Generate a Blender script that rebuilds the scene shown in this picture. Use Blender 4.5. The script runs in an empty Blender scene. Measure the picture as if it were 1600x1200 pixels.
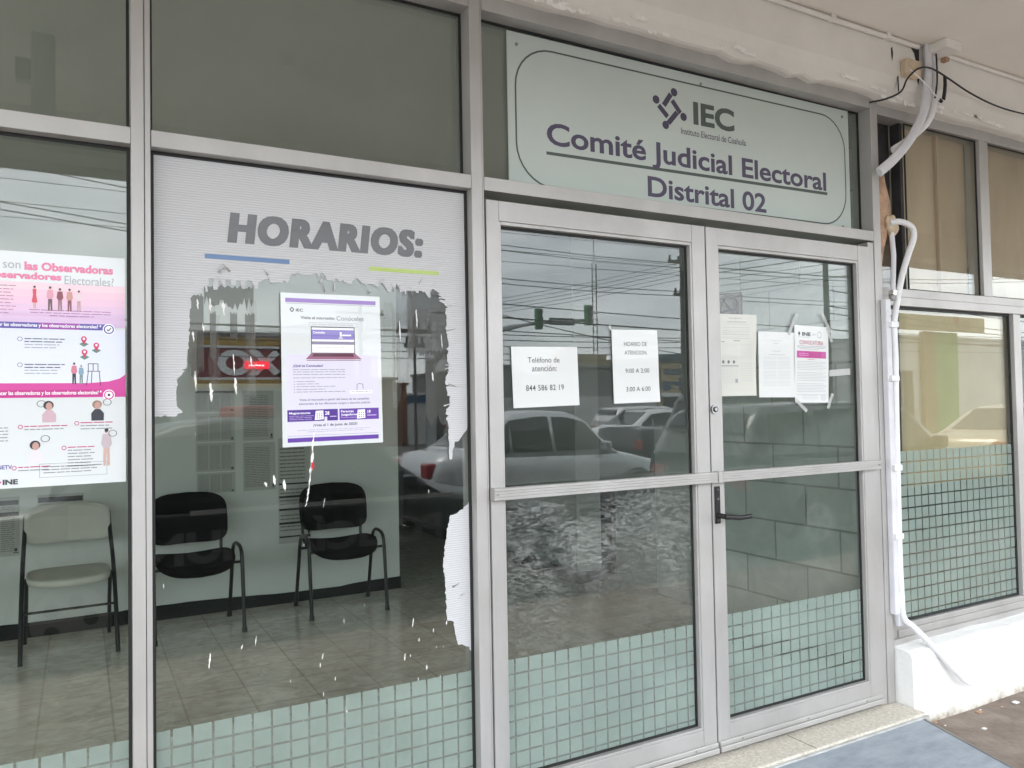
import bpy, bmesh, math, random
from mathutils import Vector, Matrix
random.seed(7)
R = math.radians
scene = bpy.context.scene
COL = scene.collection

# ------------------------------------------------------------------ camera
cam_d = bpy.data.cameras.new('camera')
cam = bpy.data.objects.new('camera', cam_d)
COL.objects.link(cam)
cam_d.sensor_width = 36.0
cam_d.lens = 1227.05 / 1600 * 36.0
cam_d.clip_start = 0.05
cam_d.clip_end = 600
rt = Vector((0.8761935, -0.48162403, -0.01797891))
up = Vector((0.00192603, -0.03380441, 0.99942661))
fw = Vector((0.48195564, 0.87572573, 0.02869158))
M = Matrix.Identity(4)
for i in range(3):
    M[i][0] = rt[i]; M[i][1] = up[i]; M[i][2] = -fw[i]
M[0][3], M[1][3], M[2][3] = 0.0, -2.4, 1.5
cam.matrix_world = M
scene.camera = cam

# ------------------------------------------------------------------ world: overcast sky
SUN_EL, SUN_AZ = 66, 200
world = bpy.data.worlds.new('World')
scene.world = world
world.use_nodes = True
nt = world.node_tree
nt.nodes.clear()
out = nt.nodes.new('ShaderNodeOutputWorld')
bg = nt.nodes.new('ShaderNodeBackground')
sky = nt.nodes.new('ShaderNodeTexSky')
sky.sky_type = 'NISHITA'
sky.sun_disc = False
sky.sun_elevation = R(SUN_EL)
sky.sun_rotation = R(SUN_AZ)
tc = nt.nodes.new('ShaderNodeTexCoord')
mp = nt.nodes.new('ShaderNodeMapping')
mp.inputs['Scale'].default_value = (1.5, 1.5, 4.5)
ns = nt.nodes.new('ShaderNodeTexNoise')
ns.inputs['Scale'].default_value = 2.2
ns.inputs['Detail'].default_value = 6
ns.inputs['Roughness'].default_value = 0.55
ns.inputs['Distortion'].default_value = 0.5
cr = nt.nodes.new('ShaderNodeValToRGB')
cr.color_ramp.elements[0].position = 0.30
cr.color_ramp.elements[0].color = (4.0, 4.3, 4.6, 1)
cr.color_ramp.elements[1].position = 0.72
cr.color_ramp.elements[1].color = (8.6, 8.8, 8.9, 1)
mx = nt.nodes.new('ShaderNodeMix')
mx.data_type = 'RGBA'
mx.inputs['Factor'].default_value = 0.9
nt.links.new(tc.outputs['Generated'], mp.inputs['Vector'])
nt.links.new(mp.outputs['Vector'], ns.inputs['Vector'])
nt.links.new(ns.outputs['Fac'], cr.inputs['Fac'])
nt.links.new(sky.outputs['Color'], mx.inputs['A'])
nt.links.new(cr.outputs['Color'], mx.inputs['B'])
nt.links.new(mx.outputs['Result'], bg.inputs['Color'])
bg.inputs['Strength'].default_value = 0.12
nt.links.new(bg.outputs['Background'], out.inputs['Surface'])

sun_d = bpy.data.lights.new('sun', 'SUN')
sun_d.energy = 0.8
sun_d.angle = R(20)
sun_d.color = (1.0, 0.96, 0.90)
sun = bpy.data.objects.new('sun', sun_d)
COL.objects.link(sun)
a, e = R(SUN_AZ), R(SUN_EL)
sdir = Vector((math.sin(a) * math.cos(e), math.cos(a) * math.cos(e), math.sin(e)))
sun.rotation_euler = sdir.to_track_quat('Z', 'Y').to_euler()

scene.view_settings.view_transform = 'Standard'
scene.view_settings.look = 'None'
scene.view_settings.gamma = 1
scene.view_settings.exposure = 2.8
scene.render.engine = 'CYCLES'
cy = scene.cycles
cy.max_bounces = 10
cy.diffuse_bounces = 5
cy.glossy_bounces = 4
cy.transparent_max_bounces = 24
cy.use_denoising = True
cy.sample_clamp_indirect = 6

# ------------------------------------------------------------------ materials
MATS = {}


def nodes_of(name):
    m = bpy.data.materials.new(name)
    m.use_nodes = True
    t = m.node_tree
    return m, t, t.nodes['Principled BSDF']


def pm(name, col, rough=0.6, metal=0.0, var=0.0, scale=6.0, bump=0.0, bscale=None, coat=0.0,
       stretch=(1, 1, 1), col2=None, lo=0.35, hi=0.65, emit=None):
    """plain principled surface with procedural unevenness of colour and relief"""
    if name in MATS:
        return MATS[name]
    m, t, b = nodes_of(name)
    b.inputs['Base Color'].default_value = (*col, 1)
    b.inputs['Roughness'].default_value = rough
    b.inputs['Metallic'].default_value = metal
    if coat:
        b.inputs['Coat Weight'].default_value = coat
        b.inputs['Coat Roughness'].default_value = 0.02
    if emit:
        b.inputs['Emission Color'].default_value = (*emit[0], 1)
        b.inputs['Emission Strength'].default_value = emit[1]
    if var or col2 or bump:
        c = t.nodes.new('ShaderNodeTexCoord')
        p = t.nodes.new('ShaderNodeMapping')
        p.inputs['Scale'].default_value = stretch
        t.links.new(c.outputs['Object'], p.inputs['Vector'])
    if var or col2:
        n = t.nodes.new('ShaderNodeTexNoise')
        n.inputs['Scale'].default_value = scale
        n.inputs['Detail'].default_value = 5
        n.inputs['Roughness'].default_value = 0.6
        t.links.new(p.outputs['Vector'], n.inputs['Vector'])
        r = t.nodes.new('ShaderNodeValToRGB')
        r.color_ramp.elements[0].position = lo
        r.color_ramp.elements[1].position = hi
        c2 = col2 if col2 else tuple(x * (1 + var) for x in col)
        c1 = col if col2 else tuple(x * (1 - var) for x in col)
        r.color_ramp.elements[0].color = (*c1, 1)
        r.color_ramp.elements[1].color = (*c2, 1)
        t.links.new(n.outputs['Fac'], r.inputs['Fac'])
        t.links.new(r.outputs['Color'], b.inputs['Base Color'])
    if bump:
        n2 = t.nodes.new('ShaderNodeTexNoise')
        n2.inputs['Scale'].default_value = bscale or scale * 4
        n2.inputs['Detail'].default_value = 4
        t.links.new(p.outputs['Vector'], n2.inputs['Vector'])
        bp = t.nodes.new('ShaderNodeBump')
        bp.inputs['Strength'].default_value = bump
        bp.inputs['Distance'].default_value = 0.01
        t.links.new(n2.outputs['Fac'], bp.inputs['Height'])
        t.links.new(bp.outputs['Normal'], b.inputs['Normal'])
    MATS[name] = m
    return m


def glass_mat(name, r0=0.05, tint=(0.88, 0.93, 0.90), dirt=0.03, swirl=False, box=None):
    """sheet glass: mirror share by Schlick's law, the rest passes straight; a film of dust on it"""
    m = bpy.data.materials.new(name)
    m.use_nodes = True
    t = m.node_tree
    t.nodes.clear()
    o = t.nodes.new('ShaderNodeOutputMaterial')
    lw = t.nodes.new('ShaderNodeLayerWeight')
    lw.inputs['Blend'].default_value = 0.5
    pw = t.nodes.new('ShaderNodeMath'); pw.operation = 'POWER'
    pw.inputs[1].default_value = 5
    t.links.new(lw.outputs['Facing'], pw.inputs[0])
    ma = t.nodes.new('ShaderNodeMath'); ma.operation = 'MULTIPLY_ADD'
    ma.inputs[1].default_value = 1 - r0
    ma.inputs[2].default_value = r0
    t.links.new(pw.outputs[0], ma.inputs[0])
    tr = t.nodes.new('ShaderNodeBsdfTransparent')
    tr.inputs['Color'].default_value = (*tint, 1)
    gl = t.nodes.new('ShaderNodeBsdfGlossy')
    gl.inputs['Roughness'].default_value = 0.0
    gl.inputs['Color'].default_value = (1, 1, 1, 1)
    mix = t.nodes.new('ShaderNodeMixShader')
    t.links.new(ma.outputs[0], mix.inputs['Fac'])
    t.links.new(tr.outputs[0], mix.inputs[1])
    t.links.new(gl.outputs[0], mix.inputs[2])
    # very slight waviness of float glass, so mirrored wires wobble
    tc = t.nodes.new('ShaderNodeTexCoord')
    wn = t.nodes.new('ShaderNodeTexNoise')
    wn.inputs['Scale'].default_value = 1.6
    wn.inputs['Detail'].default_value = 1
    t.links.new(tc.outputs['Object'], wn.inputs['Vector'])
    wb = t.nodes.new('ShaderNodeBump')
    wb.inputs['Strength'].default_value = 0.014
    wb.inputs['Distance'].default_value = 0.02
    t.links.new(wn.outputs['Fac'], wb.inputs['Height'])
    t.links.new(wb.outputs['Normal'], gl.inputs['Normal'])
    # dust
    df = t.nodes.new('ShaderNodeBsdfDiffuse')
    df.inputs['Color'].default_value = (0.62, 0.63, 0.6, 1)
    n = t.nodes.new('ShaderNodeTexNoise')
    n.inputs['Scale'].default_value = 3.0
    n.inputs['Detail'].default_value = 8
    n.inputs['Roughness'].default_value = 0.7
    t.links.new(tc.outputs['Object'], n.inputs['Vector'])
    rp = t.nodes.new('ShaderNodeMapRange')
    rp.inputs['From Min'].default_value = 0.4
    rp.inputs['From Max'].default_value = 0.75
    rp.inputs['To Min'].default_value = dirt * 0.5
    rp.inputs['To Max'].default_value = dirt * 1.6
    t.links.new(n.outputs['Fac'], rp.inputs['Value'])
    fac = rp.outputs['Result']
    if swirl:
        # dried soap swirls left by a wiping cloth, in a band across the leaf
        mp = t.nodes.new('ShaderNodeMapping')
        mp.inputs['Scale'].default_value = (2.2, 1, 6.5)
        mp.inputs['Rotation'].default_value = (0, R(18), 0)
        t.links.new(tc.outputs['Object'], mp.inputs['Vector'])
        w = t.nodes.new('ShaderNodeTexNoise')
        w.inputs['Scale'].default_value = 8.0
        w.inputs['Detail'].default_value = 10
        w.inputs['Roughness'].default_value = 0.74
        w.inputs['Distortion'].default_value = 2.4
        t.links.new(mp.outputs['Vector'], w.inputs['Vector'])
        rg = t.nodes.new('ShaderNodeValToRGB')
        el = rg.color_ramp.elements
        el[0].position = 0.41; el[0].color = (0.0,) * 3 + (1,)
        el[1].position = 0.60; el[1].color = (1,) * 4
        e3 = el.new(0.52); e3.color = (0.6,) * 3 + (1,)
        e4 = el.new(0.48); e4.color = (0.12,) * 3 + (1,)
        t.links.new(w.outputs['Fac'], rg.inputs['Fac'])
        sp = t.nodes.new('ShaderNodeSeparateXYZ')
        t.links.new(tc.outputs['Object'], sp.inputs[0])
        zr = t.nodes.new('ShaderNodeValToRGB')
        ze = zr.color_ramp.elements
        ze[0].position = 0.50; ze[0].color = (0.35, 0.35, 0.35, 1)
        ze[1].position = 0.91; ze[1].color = (0.0, 0.0, 0.0, 1)
        k = ze.new(0.66); k.color = (0.8, 0.8, 0.8, 1)
        k = ze.new(0.83); k.color = (0.8, 0.8, 0.8, 1)
        dv = t.nodes.new('ShaderNodeMath'); dv.operation = 'DIVIDE'
        dv.inputs[1].default_value = 1.42
        t.links.new(sp.outputs['Z'], dv.inputs[0])
        t.links.new(dv.outputs[0], zr.inputs['Fac'])
        mu = t.nodes.new('ShaderNodeMath'); mu.operation = 'MULTIPLY'
        pn = t.nodes.new('ShaderNodeTexNoise')
        pn.inputs['Scale'].default_value = 3.3; pn.inputs['Detail'].default_value = 2; pn.inputs['Distortion'].default_value = 0.8
        t.links.new(tc.outputs['Object'], pn.inputs['Vector'])
        pr = t.nodes.new('ShaderNodeMapRange')
        pr.inputs['From Min'].default_value = 0.40; pr.inputs['From Max'].default_value = 0.60
        pr.inputs['To Min'].default_value = 0.22; pr.inputs['To Max'].default_value = 1.0
        t.links.new(pn.outputs['Fac'], pr.inputs['Value'])
        pm_ = t.nodes.new('ShaderNodeMath'); pm_.operation = 'MULTIPLY'
        t.links.new(rg.outputs['Color'], pm_.inputs[0]); t.links.new(pr.outputs['Result'], pm_.inputs[1])
        t.links.new(pm_.outputs[0], mu.inputs[0])
        t.links.new(zr.outputs['Color'], mu.inputs[1])
        m2 = t.nodes.new('ShaderNodeMath'); m2.operation = 'MULTIPLY_ADD'
        m2.inputs[1].default_value = 0.25
        t.links.new(mu.outputs[0], m2.inputs[0])
        t.links.new(fac, m2.inputs[2])
        fac = m2.outputs[0]
    mx2 = t.nodes.new('ShaderNodeMixShader')
    t.links.new(fac, mx2.inputs['Fac'])
    t.links.new(mix.outputs[0], mx2.inputs[1])
    t.links.new(df.outputs[0], mx2.inputs[2])
    t.links.new(mx2.outputs[0], o.inputs['Surface'])
    return m


def film_mat(name, col, through, trans=0.35):
    """frosted or perforated film: part diffuse, part glowing through, part clear"""
    m = bpy.data.materials.new(name)
    m.use_nodes = True
    t = m.node_tree
    t.nodes.clear()
    o = t.nodes.new('ShaderNodeOutputMaterial')
    tc = t.nodes.new('ShaderNodeTexCoord')
    n = t.nodes.new('ShaderNodeTexNoise')
    n.inputs['Scale'].default_value = 3.2
    n.inputs['Detail'].default_value = 9
    n.inputs['Roughness'].default_value = 0.65
    t.links.new(tc.outputs['Object'], n.inputs['Vector'])
    r = t.nodes.new('ShaderNodeValToRGB')
    r.color_ramp.elements[0].position = 0.3
    r.color_ramp.elements[1].position = 0.7
    r.color_ramp.elements[0].color = (*[c * 0.86 for c in col], 1)
    r.color_ramp.elements[1].color = (*[c * 1.10 for c in col], 1)
    t.links.new(n.outputs['Fac'], r.inputs['Fac'])
    d = t.nodes.new('ShaderNodeBsdfDiffuse')
    tl = t.nodes.new('ShaderNodeBsdfTranslucent')
    t.links.new(r.outputs['Color'], d.inputs['Color'])
    t.links.new(r.outputs['Color'], tl.inputs['Color'])
    a = t.nodes.new('ShaderNodeMixShader')
    a.inputs['Fac'].default_value = trans
    t.links.new(d.outputs[0], a.inputs[1])
    t.links.new(tl.outputs[0], a.inputs[2])
    tr = t.nodes.new('ShaderNodeBsdfTransparent')
    b = t.nodes.new('ShaderNodeMixShader')
    b.inputs['Fac'].default_value = through
    t.links.new(a.outputs[0], b.inputs[1])
    t.links.new(tr.outputs[0], b.inputs[2])
    t.links.new(b.outputs[0], o.inputs['Surface'])
    return m


def vinyl_mat():
    """white perforated window film with fine horizontal corrugation"""
    m, t, b = nodes_of('white_window_film')
    b.inputs['Roughness'].default_value = 0.55
    tc = t.nodes.new('ShaderNodeTexCoord')
    w = t.nodes.new('ShaderNodeTexWave')
    w.wave_type = 'BANDS'
    w.bands_direction = 'Z'
    w.inputs['Scale'].default_value = 42
    w.inputs['Distortion'].default_value = 1.2
    w.inputs['Detail'].default_value = 2
    w.inputs['Detail Scale'].default_value = 3
    t.links.new(tc.outputs['Object'], w.inputs['Vector'])
    r = t.nodes.new('ShaderNodeValToRGB')
    r.color_ramp.elements[0].color = (0.50, 0.50, 0.51, 1)
    r.color_ramp.elements[1].color = (0.61, 0.61, 0.62, 1)
    t.links.new(w.outputs['Fac'], r.inputs['Fac'])
    t.links.new(r.outputs['Color'], b.inputs['Base Color'])
    bp = t.nodes.new('ShaderNodeBump')
    bp.inputs['Strength'].default_value = 0.25
    bp.inputs['Distance'].default_value = 0.002
    t.links.new(w.outputs['Fac'], bp.inputs['Height'])
    t.links.new(bp.outputs['Normal'], b.inputs['Normal'])
    return m


def tile_mat(name, c1, c2, size, grout, ox=0.0, oy=0.0, rough=0.35, gw=0.012, axes='XY', offset=0.0, ratio=1.0, bumpy=0.0, nscale=5.0, stretch=(1, 1, 1)):
    m, t, b = nodes_of(name)
    b.inputs['Roughness'].default_value = rough
    tc = t.nodes.new('ShaderNodeTexCoord')
    sp = t.nodes.new('ShaderNodeSeparateXYZ')
    cb = t.nodes.new('ShaderNodeCombineXYZ')
    t.links.new(tc.outputs['Object'], sp.inputs[0])
    t.links.new(sp.outputs[axes[0]], cb.inputs['X'])
    t.links.new(sp.outputs[axes[1]], cb.inputs['Y'])
    mp = t.nodes.new('ShaderNodeMapping')
    mp.inputs['Location'].default_value = (ox, oy, 0)
    t.links.new(cb.outputs[0], mp.inputs['Vector'])
    br = t.nodes.new('ShaderNodeTexBrick')
    br.offset = offset
    br.inputs['Scale'].default_value = 1.0
    br.inputs['Brick Width'].default_value = size * ratio
    br.inputs['Row Height'].default_value = size
    br.inputs['Mortar Size'].default_value = gw
    br.inputs['Mortar Smooth'].default_value = 0.4
    br.inputs['Color1'].default_value = (1, 1, 1, 1)
    br.inputs['Color2'].default_value = (0.86, 0.86, 0.86, 1)
    br.inputs['Mortar'].default_value = (*grout, 1)
    t.links.new(mp.outputs['Vector'], br.inputs['Vector'])
    m2 = t.nodes.new('ShaderNodeMapping')
    m2.inputs['Scale'].default_value = stretch
    t.links.new(tc.outputs['Object'], m2.inputs['Vector'])
    n = t.nodes.new('ShaderNodeTexNoise')
    n.inputs['Scale'].default_value = nscale
    n.inputs['Detail'].default_value = 7
    n.inputs['Roughness'].default_value = 0.62
    n.inputs['Distortion'].default_value = 1.6
    t.links.new(m2.outputs['Vector'], n.inputs['Vector'])
    r = t.nodes.new('ShaderNodeValToRGB')
    r.color_ramp.elements[0].position = 0.38
    r.color_ramp.elements[1].position = 0.62
    r.color_ramp.elements[0].color = (*c1, 1)
    r.color_ramp.elements[1].color = (*c2, 1)
    t.links.new(n.outputs['Fac'], r.inputs['Fac'])
    mu = t.nodes.new('ShaderNodeMix'); mu.data_type = 'RGBA'; mu.blend_type = 'MULTIPLY'
    mu.inputs['Factor'].default_value = 1
    t.links.new(r.outputs['Color'], mu.inputs['A'])
    t.links.new(br.outputs['Color'], mu.inputs['B'])
    t.links.new(mu.outputs['Result'], b.inputs['Base Color'])
    if bumpy:
        bp = t.nodes.new('ShaderNodeBump')
        bp.inputs['Strength'].default_value = bumpy
        bp.inputs['Distance'].default_value = 0.01
        bp.invert = True
        t.links.new(br.outputs['Fac'], bp.inputs['Height'])
        t.links.new(bp.outputs['Normal'], b.inputs['Normal'])
    return m


ALU = pm('brushed_aluminium', (0.405, 0.392, 0.379), 0.42, 0.35, col2=(0.485, 0.472, 0.459), scale=2.6, lo=0.3, hi=0.62, stretch=(1.6, 1.6, 0.8), bump=0.03, bscale=45)
ALU_D = pm('dark_aluminium', (0.30, 0.29, 0.28), 0.5, 0.4, var=0.1)  # darker aluminium for screw heads, edge strips and fittings
GASKET = pm('black_rubber_gasket', (0.012, 0.013, 0.013), 0.6)
CHROME = pm('chrome', (0.7, 0.7, 0.7), 0.15, 1.0)
BLACKM = pm('black_painted_metal', (0.012, 0.012, 0.013), 0.35)
GLASS = glass_mat('window_glass', 0.042, tint=(0.875, 0.905, 0.885), dirt=0.004)
GLASS_U = glass_mat('upper_dusty_glass', 0.075, tint=(0.875, 0.905, 0.885), dirt=0.03)
GLASS_S = glass_mat('soapy_door_glass', 0.044, tint=(0.86, 0.89, 0.875), dirt=0.006, swirl=True)
GLASS_D = glass_mat('dusty_door_glass', 0.044, tint=(0.86, 0.89, 0.875), dirt=0.012)
VINYL = vinyl_mat()
FROST = film_mat('frosted_film_squares', (0.42, 0.51, 0.46), 0.26, 0.35)
HAZEF = film_mat('film_backing_haze', (0.44, 0.51, 0.475), 0.66, 0.35)
SCUFF = film_mat('film_glue_residue', (0.42, 0.42, 0.40), 0.90, 0.2)
PLASTER = pm('painted_plaster_beam', (0.75, 0.725, 0.68), 0.75, var=0.05, scale=3, bump=0.15, bscale=18)
SOFFIT = pm('painted_soffit', (0.80, 0.75, 0.685), 0.8, var=0.04, scale=1.5, bump=0.08, bscale=12)
RAWP = pm('chipped_plaster', (0.85, 0.83, 0.80), 0.9, var=0.1, scale=20, bump=0.4)
WALLW = pm('interior_white_paint', (0.69, 0.70, 0.67), 0.7, var=0.02, scale=2)
CEILW = pm('interior_ceiling_paint', (0.62, 0.62, 0.58), 0.8, var=0.02, scale=2)
BASEB = pm('dark_baseboard', (0.010, 0.013, 0.012), 0.9, var=0.3, scale=10)
PARTI = pm('grey_green_partition_paint', (0.24, 0.28, 0.26), 0.7, var=0.05, scale=3)
TANB = pm('reflected_tan', (0.64, 0.46, 0.335), 0.8, var=0.12, scale=2, stretch=(2, 1, 0.6))  # tan stands in for the brown of the mirrored porch ceiling
def wash_mat():
    m, t, b = nodes_of('white_washed_masonry')
    b.inputs['Roughness'].default_value = 0.9
    tc = t.nodes.new('ShaderNodeTexCoord'); sp = t.nodes.new('ShaderNodeSeparateXYZ')
    t.links.new(tc.outputs['Object'], sp.inputs[0])
    n = t.nodes.new('ShaderNodeTexNoise'); n.inputs['Scale'].default_value = 9; n.inputs['Detail'].default_value = 8; n.inputs['Roughness'].default_value = 0.7
    t.links.new(tc.outputs['Object'], n.inputs['Vector'])
    a = t.nodes.new('ShaderNodeMath'); a.operation = 'MULTIPLY_ADD'; a.inputs[1].default_value = -5.0; a.inputs[2].default_value = 0.25
    t.links.new(sp.outputs['Z'], a.inputs[0])
    c = t.nodes.new('ShaderNodeMath'); c.operation = 'ADD'
    t.links.new(a.outputs[0], c.inputs[0]); t.links.new(n.outputs['Fac'], c.inputs[1])
    r = t.nodes.new('ShaderNodeValToRGB')
    e = r.color_ramp.elements
    e[0].position = 0.28; e[0].color = (0.80, 0.80, 0.785, 1)
    e[1].position = 0.86; e[1].color = (0.30, 0.24, 0.18, 1)
    k = e.new(0.56); k.color = (0.76, 0.755, 0.73, 1)
    k = e.new(0.70); k.color = (0.64, 0.60, 0.53, 1)
    t.links.new(c.outputs[0], r.inputs['Fac']); t.links.new(r.outputs['Color'], b.inputs['Base Color'])
    n2 = t.nodes.new('ShaderNodeTexNoise'); n2.inputs['Scale'].default_value = 22; n2.inputs['Detail'].default_value = 6
    t.links.new(tc.outputs['Object'], n2.inputs['Vector'])
    bp = t.nodes.new('ShaderNodeBump'); bp.inputs['Strength'].default_value = 0.7; bp.inputs['Distance'].default_value = 0.012
    t.links.new(n2.outputs['Fac'], bp.inputs['Height']); t.links.new(bp.outputs['Normal'], b.inputs['Normal'])
    return m


WHITEW = wash_mat()
FLOORT = tile_mat('marbled_floor_tile', (0.66, 0.61, 0.53), (0.88, 0.83, 0.75), 0.30, (0.72, 0.71, 0.69), -0.13, 0.0, 0.13, 0.006, nscale=7.5, stretch=(1, 1.3, 1))
BLOCK = tile_mat('painted_block_wall', (0.66, 0.72, 0.68), (0.76, 0.81, 0.77), 0.215, (0.62, 0.62, 0.60), 0.1, 0.025, 0.75, 0.007, axes='YZ', offset=0.5, ratio=2.0, bumpy=0.5)
TERRAZZO = pm('crushed_marble_step', (0.52, 0.47, 0.39), 0.7, col2=(0.70, 0.67, 0.60), scale=70, bump=0.4, bscale=90)
PAVE = pm('stained_concrete_paving', (0.12, 0.085, 0.065), 0.9, col2=(0.33, 0.275, 0.23), scale=3.6, bump=0.6, bscale=40, lo=0.3, hi=0.7)
ASPH = pm('asphalt', (0.10, 0.098, 0.094), 0.9, col2=(0.15, 0.147, 0.14), scale=3, bump=0.3, bscale=60)
MATB = pm('blue_grey_sheet', (0.25, 0.29, 0.345), 0.6, col2=(0.41, 0.45, 0.50), scale=7, stretch=(1, 2.2, 1), bump=0.35, bscale=35, lo=0.28, hi=0.75)
PAPER = pm('white_paper', (0.71, 0.72, 0.715), 0.5, coat=0.5)
PAPERC = pm('cream_paper', (0.62, 0.62, 0.565), 0.5, coat=0.4)
POSTERW = pm('poster_paper', (0.68, 0.71, 0.715), 0.45, coat=0.8)
TAPE = film_mat('clear_sticky_tape', (0.75, 0.76, 0.74), 0.35, 0.2)
PVC = pm('white_plastic_hose', (0.80, 0.80, 0.81), 0.45, var=0.05, scale=12)
PVCG = pm('grey_white_duct', (0.66, 0.66, 0.69), 0.5, var=0.08, scale=8)
CABLE = pm('black_cable', (0.01, 0.01, 0.01), 0.5)
FOAM = pm('orange_foam', (0.46, 0.30, 0.20), 0.9, var=0.25, scale=14, bump=0.8, bscale=30)
FOAMB = pm('beige_foam', (0.62, 0.50, 0.36), 0.9, var=0.2, scale=14, bump=0.8, bscale=30)
NEAR_BLACK = pm('gap_near_black', (0.03, 0.03, 0.032), 0.8, var=0.4, scale=6)  # near-black colour stands in for the darkness inside the open gap
SIGN = pm('pale_green_sign_panel', (0.51, 0.575, 0.54), 0.35, var=0.03, scale=2, coat=0.3)
SEATB = pm('black_upholstery', (0.004, 0.0045, 0.005), 0.9, bump=0.1, bscale=200)
SEATB.node_tree.nodes['Principled BSDF'].inputs['Specular IOR Level'].default_value = 0.06
SEATG = pm('beige_vinyl_seat', (0.60, 0.575, 0.51), 0.5, var=0.04, scale=5)
FRAMEB = pm('black_tube_frame', (0.012, 0.014, 0.015), 0.3)
KRAFT = pm('kraft_paper_sheet', (0.56, 0.42, 0.255), 0.6, var=0.06, scale=2.5, bump=0.2, bscale=4)

_ink = {}


def ink(r, g, b, coat=0.0):
    """printing ink from display (sRGB) values"""
    k = (r, g, b)
    if k not in _ink:
        f = lambda c: ((c / 255 + 0.055) / 1.055) ** 2.4 if c > 10 else c / 255 / 12.92
        _ink[k] = pm('print_%02x%02x%02x' % k, (f(r), f(g), f(b)), 0.5, coat=0.4)
    return _ink[k]


# ------------------------------------------------------------------ mesh helpers
class MB:
    def __init__(s):
        s.v = []; s.f = []; s.m = []; s.sm = []; s.mats = []

    def mi(s, mat):
        if mat not in s.mats:
            s.mats.append(mat)
        return s.mats.index(mat)

    def add(s, vs, fs, mat, smooth=False):
        o = len(s.v)
        s.v += [tuple(p) for p in vs]
        k = s.mi(mat)
        for f in fs:
            s.f.append([i + o for i in f]); s.m.append(k); s.sm.append(smooth)

    def box(s, x0, x1, y0, y1, z0, z1, mat):
        vs = [(x0, y0, z0), (x1, y0, z0), (x1, y1, z0), (x0, y1, z0), (x0, y0, z1), (x1, y0, z1), (x1, y1, z1), (x0, y1, z1)]
        s.add(vs, [(0, 3, 2, 1), (4, 5, 6, 7), (0, 1, 5, 4), (1, 2, 6, 5), (2, 3, 7, 6), (3, 0, 4, 7)], mat)

    def cbox(s, x0, x1, y0, y1, z0, z1, mat, c=0.004):
        """box with all its edges chamfered"""
        bm = bmesh.new()
        bmesh.ops.create_cube(bm, size=1)
        for v in bm.verts:
            v.co = ((x0 + x1) / 2 + v.co.x * (x1 - x0), (y0 + y1) / 2 + v.co.y * (y1 - y0), (z0 + z1) / 2 + v.co.z * (z1 - z0))
        bmesh.ops.bevel(bm, geom=bm.edges[:], offset=c, segments=2, affect='EDGES', profile=0.5)
        bm.verts.index_update()
        s.add([v.co.copy() for v in bm.verts], [[v.index for v in f.verts] for f in bm.faces], mat)
        bm.free()

    def tube(s, pts, r, mat, n=8, flat=1.0, cap=True, closed=False):
        pts = [Vector(p) for p in pts]
        N = len(pts)
        rs = r if isinstance(r, (list, tuple)) else [r] * N
        rings = []
        prev = None
        for i, p in enumerate(pts):
            a = pts[max(i - 1, 0)]; b = pts[min(i + 1, N - 1)]
            d = (b - a).normalized()
            ref = Vector((0, 1, 0)) if abs(d.y) < 0.9 else Vector((1, 0, 0))
            u = d.cross(ref).normalized() if prev is None else (prev - d * prev.dot(d)).normalized()
            prev = u
            w = d.cross(u).normalized()
            rings.append([p + u * math.cos(2 * math.pi * k / n) * rs[i] + w * math.sin(2 * math.pi * k / n) * rs[i] * flat for k in range(n)])
        s.loft(rings, mat, cap)

    def loft(s, rings, mat, cap=True, smooth=True, closed=True):
        n = len(rings[0])
        vs = [p for r in rings for p in r]
        fs = []
        for i in range(len(rings) - 1):
            for k in range(n if closed else n - 1):
                k2 = (k + 1) % n
                fs.append((i * n + k, i * n + k2, (i + 1) * n + k2, (i + 1) * n + k))
        s.add(vs, fs, mat, smooth)
        if cap:
            s.add(rings[0], [tuple(range(n))], mat)
            s.add(rings[-1], [tuple(range(n))], mat)

    def cyl(s, p0, p1, r, mat, n=16):
        s.tube([p0, p1], r, mat, n)

    def build(s, name, parent=None):
        me = bpy.data.meshes.new(name)
        me.from_pydata(s.v, [], s.f)
        for m in s.mats:
            me.materials.append(m)
        me.polygons.foreach_set('material_index', s.m)
        me.polygons.foreach_set('use_smooth', s.sm)
        me.update()
        o = bpy.data.objects.new(name, me)
        COL.objects.link(o)
        if parent:
            o.parent = parent
            if parent.type == 'EMPTY' or True:
                o.matrix_parent_inverse = parent.matrix_basis.inverted()
        return o


def tag(o, label=None, cat=None, group=None, kind=None):
    if label: o['label'] = label
    if cat: o['category'] = cat
    if group: o['group'] = group
    if kind: o['kind'] = kind
    return o


def thing(name, label, cat, loc=(0, 0, 0), group=None):
    o = bpy.data.objects.new(name, None)
    o.empty_display_size = 0.2
    COL.objects.link(o)
    o.location = loc
    return tag(o, label, cat, group)


def one(name, mb, label, cat, group=None):
    return tag(mb.build(name), label, cat, group)


def smooth_path(pts, sub=6):
    """Catmull-Rom through the points"""
    P = [Vector(p) for p in pts]
    P = [P[0] * 2 - P[1]] + P + [P[-1] * 2 - P[-2]]
    o = []
    for i in range(1, len(P) - 2):
        a, b, c, d = P[i - 1:i + 3]
        for k in range(sub):
            t = k / sub
            o.append(0.5 * ((2 * b) + (c - a) * t + (2 * a - 5 * b + 4 * c - d) * t * t + (3 * b - a - 3 * c + d) * t ** 3))
    o.append(P[-2])
    return o


# text and flat outlines ------------------------------------------------------
_tc = {}


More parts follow.
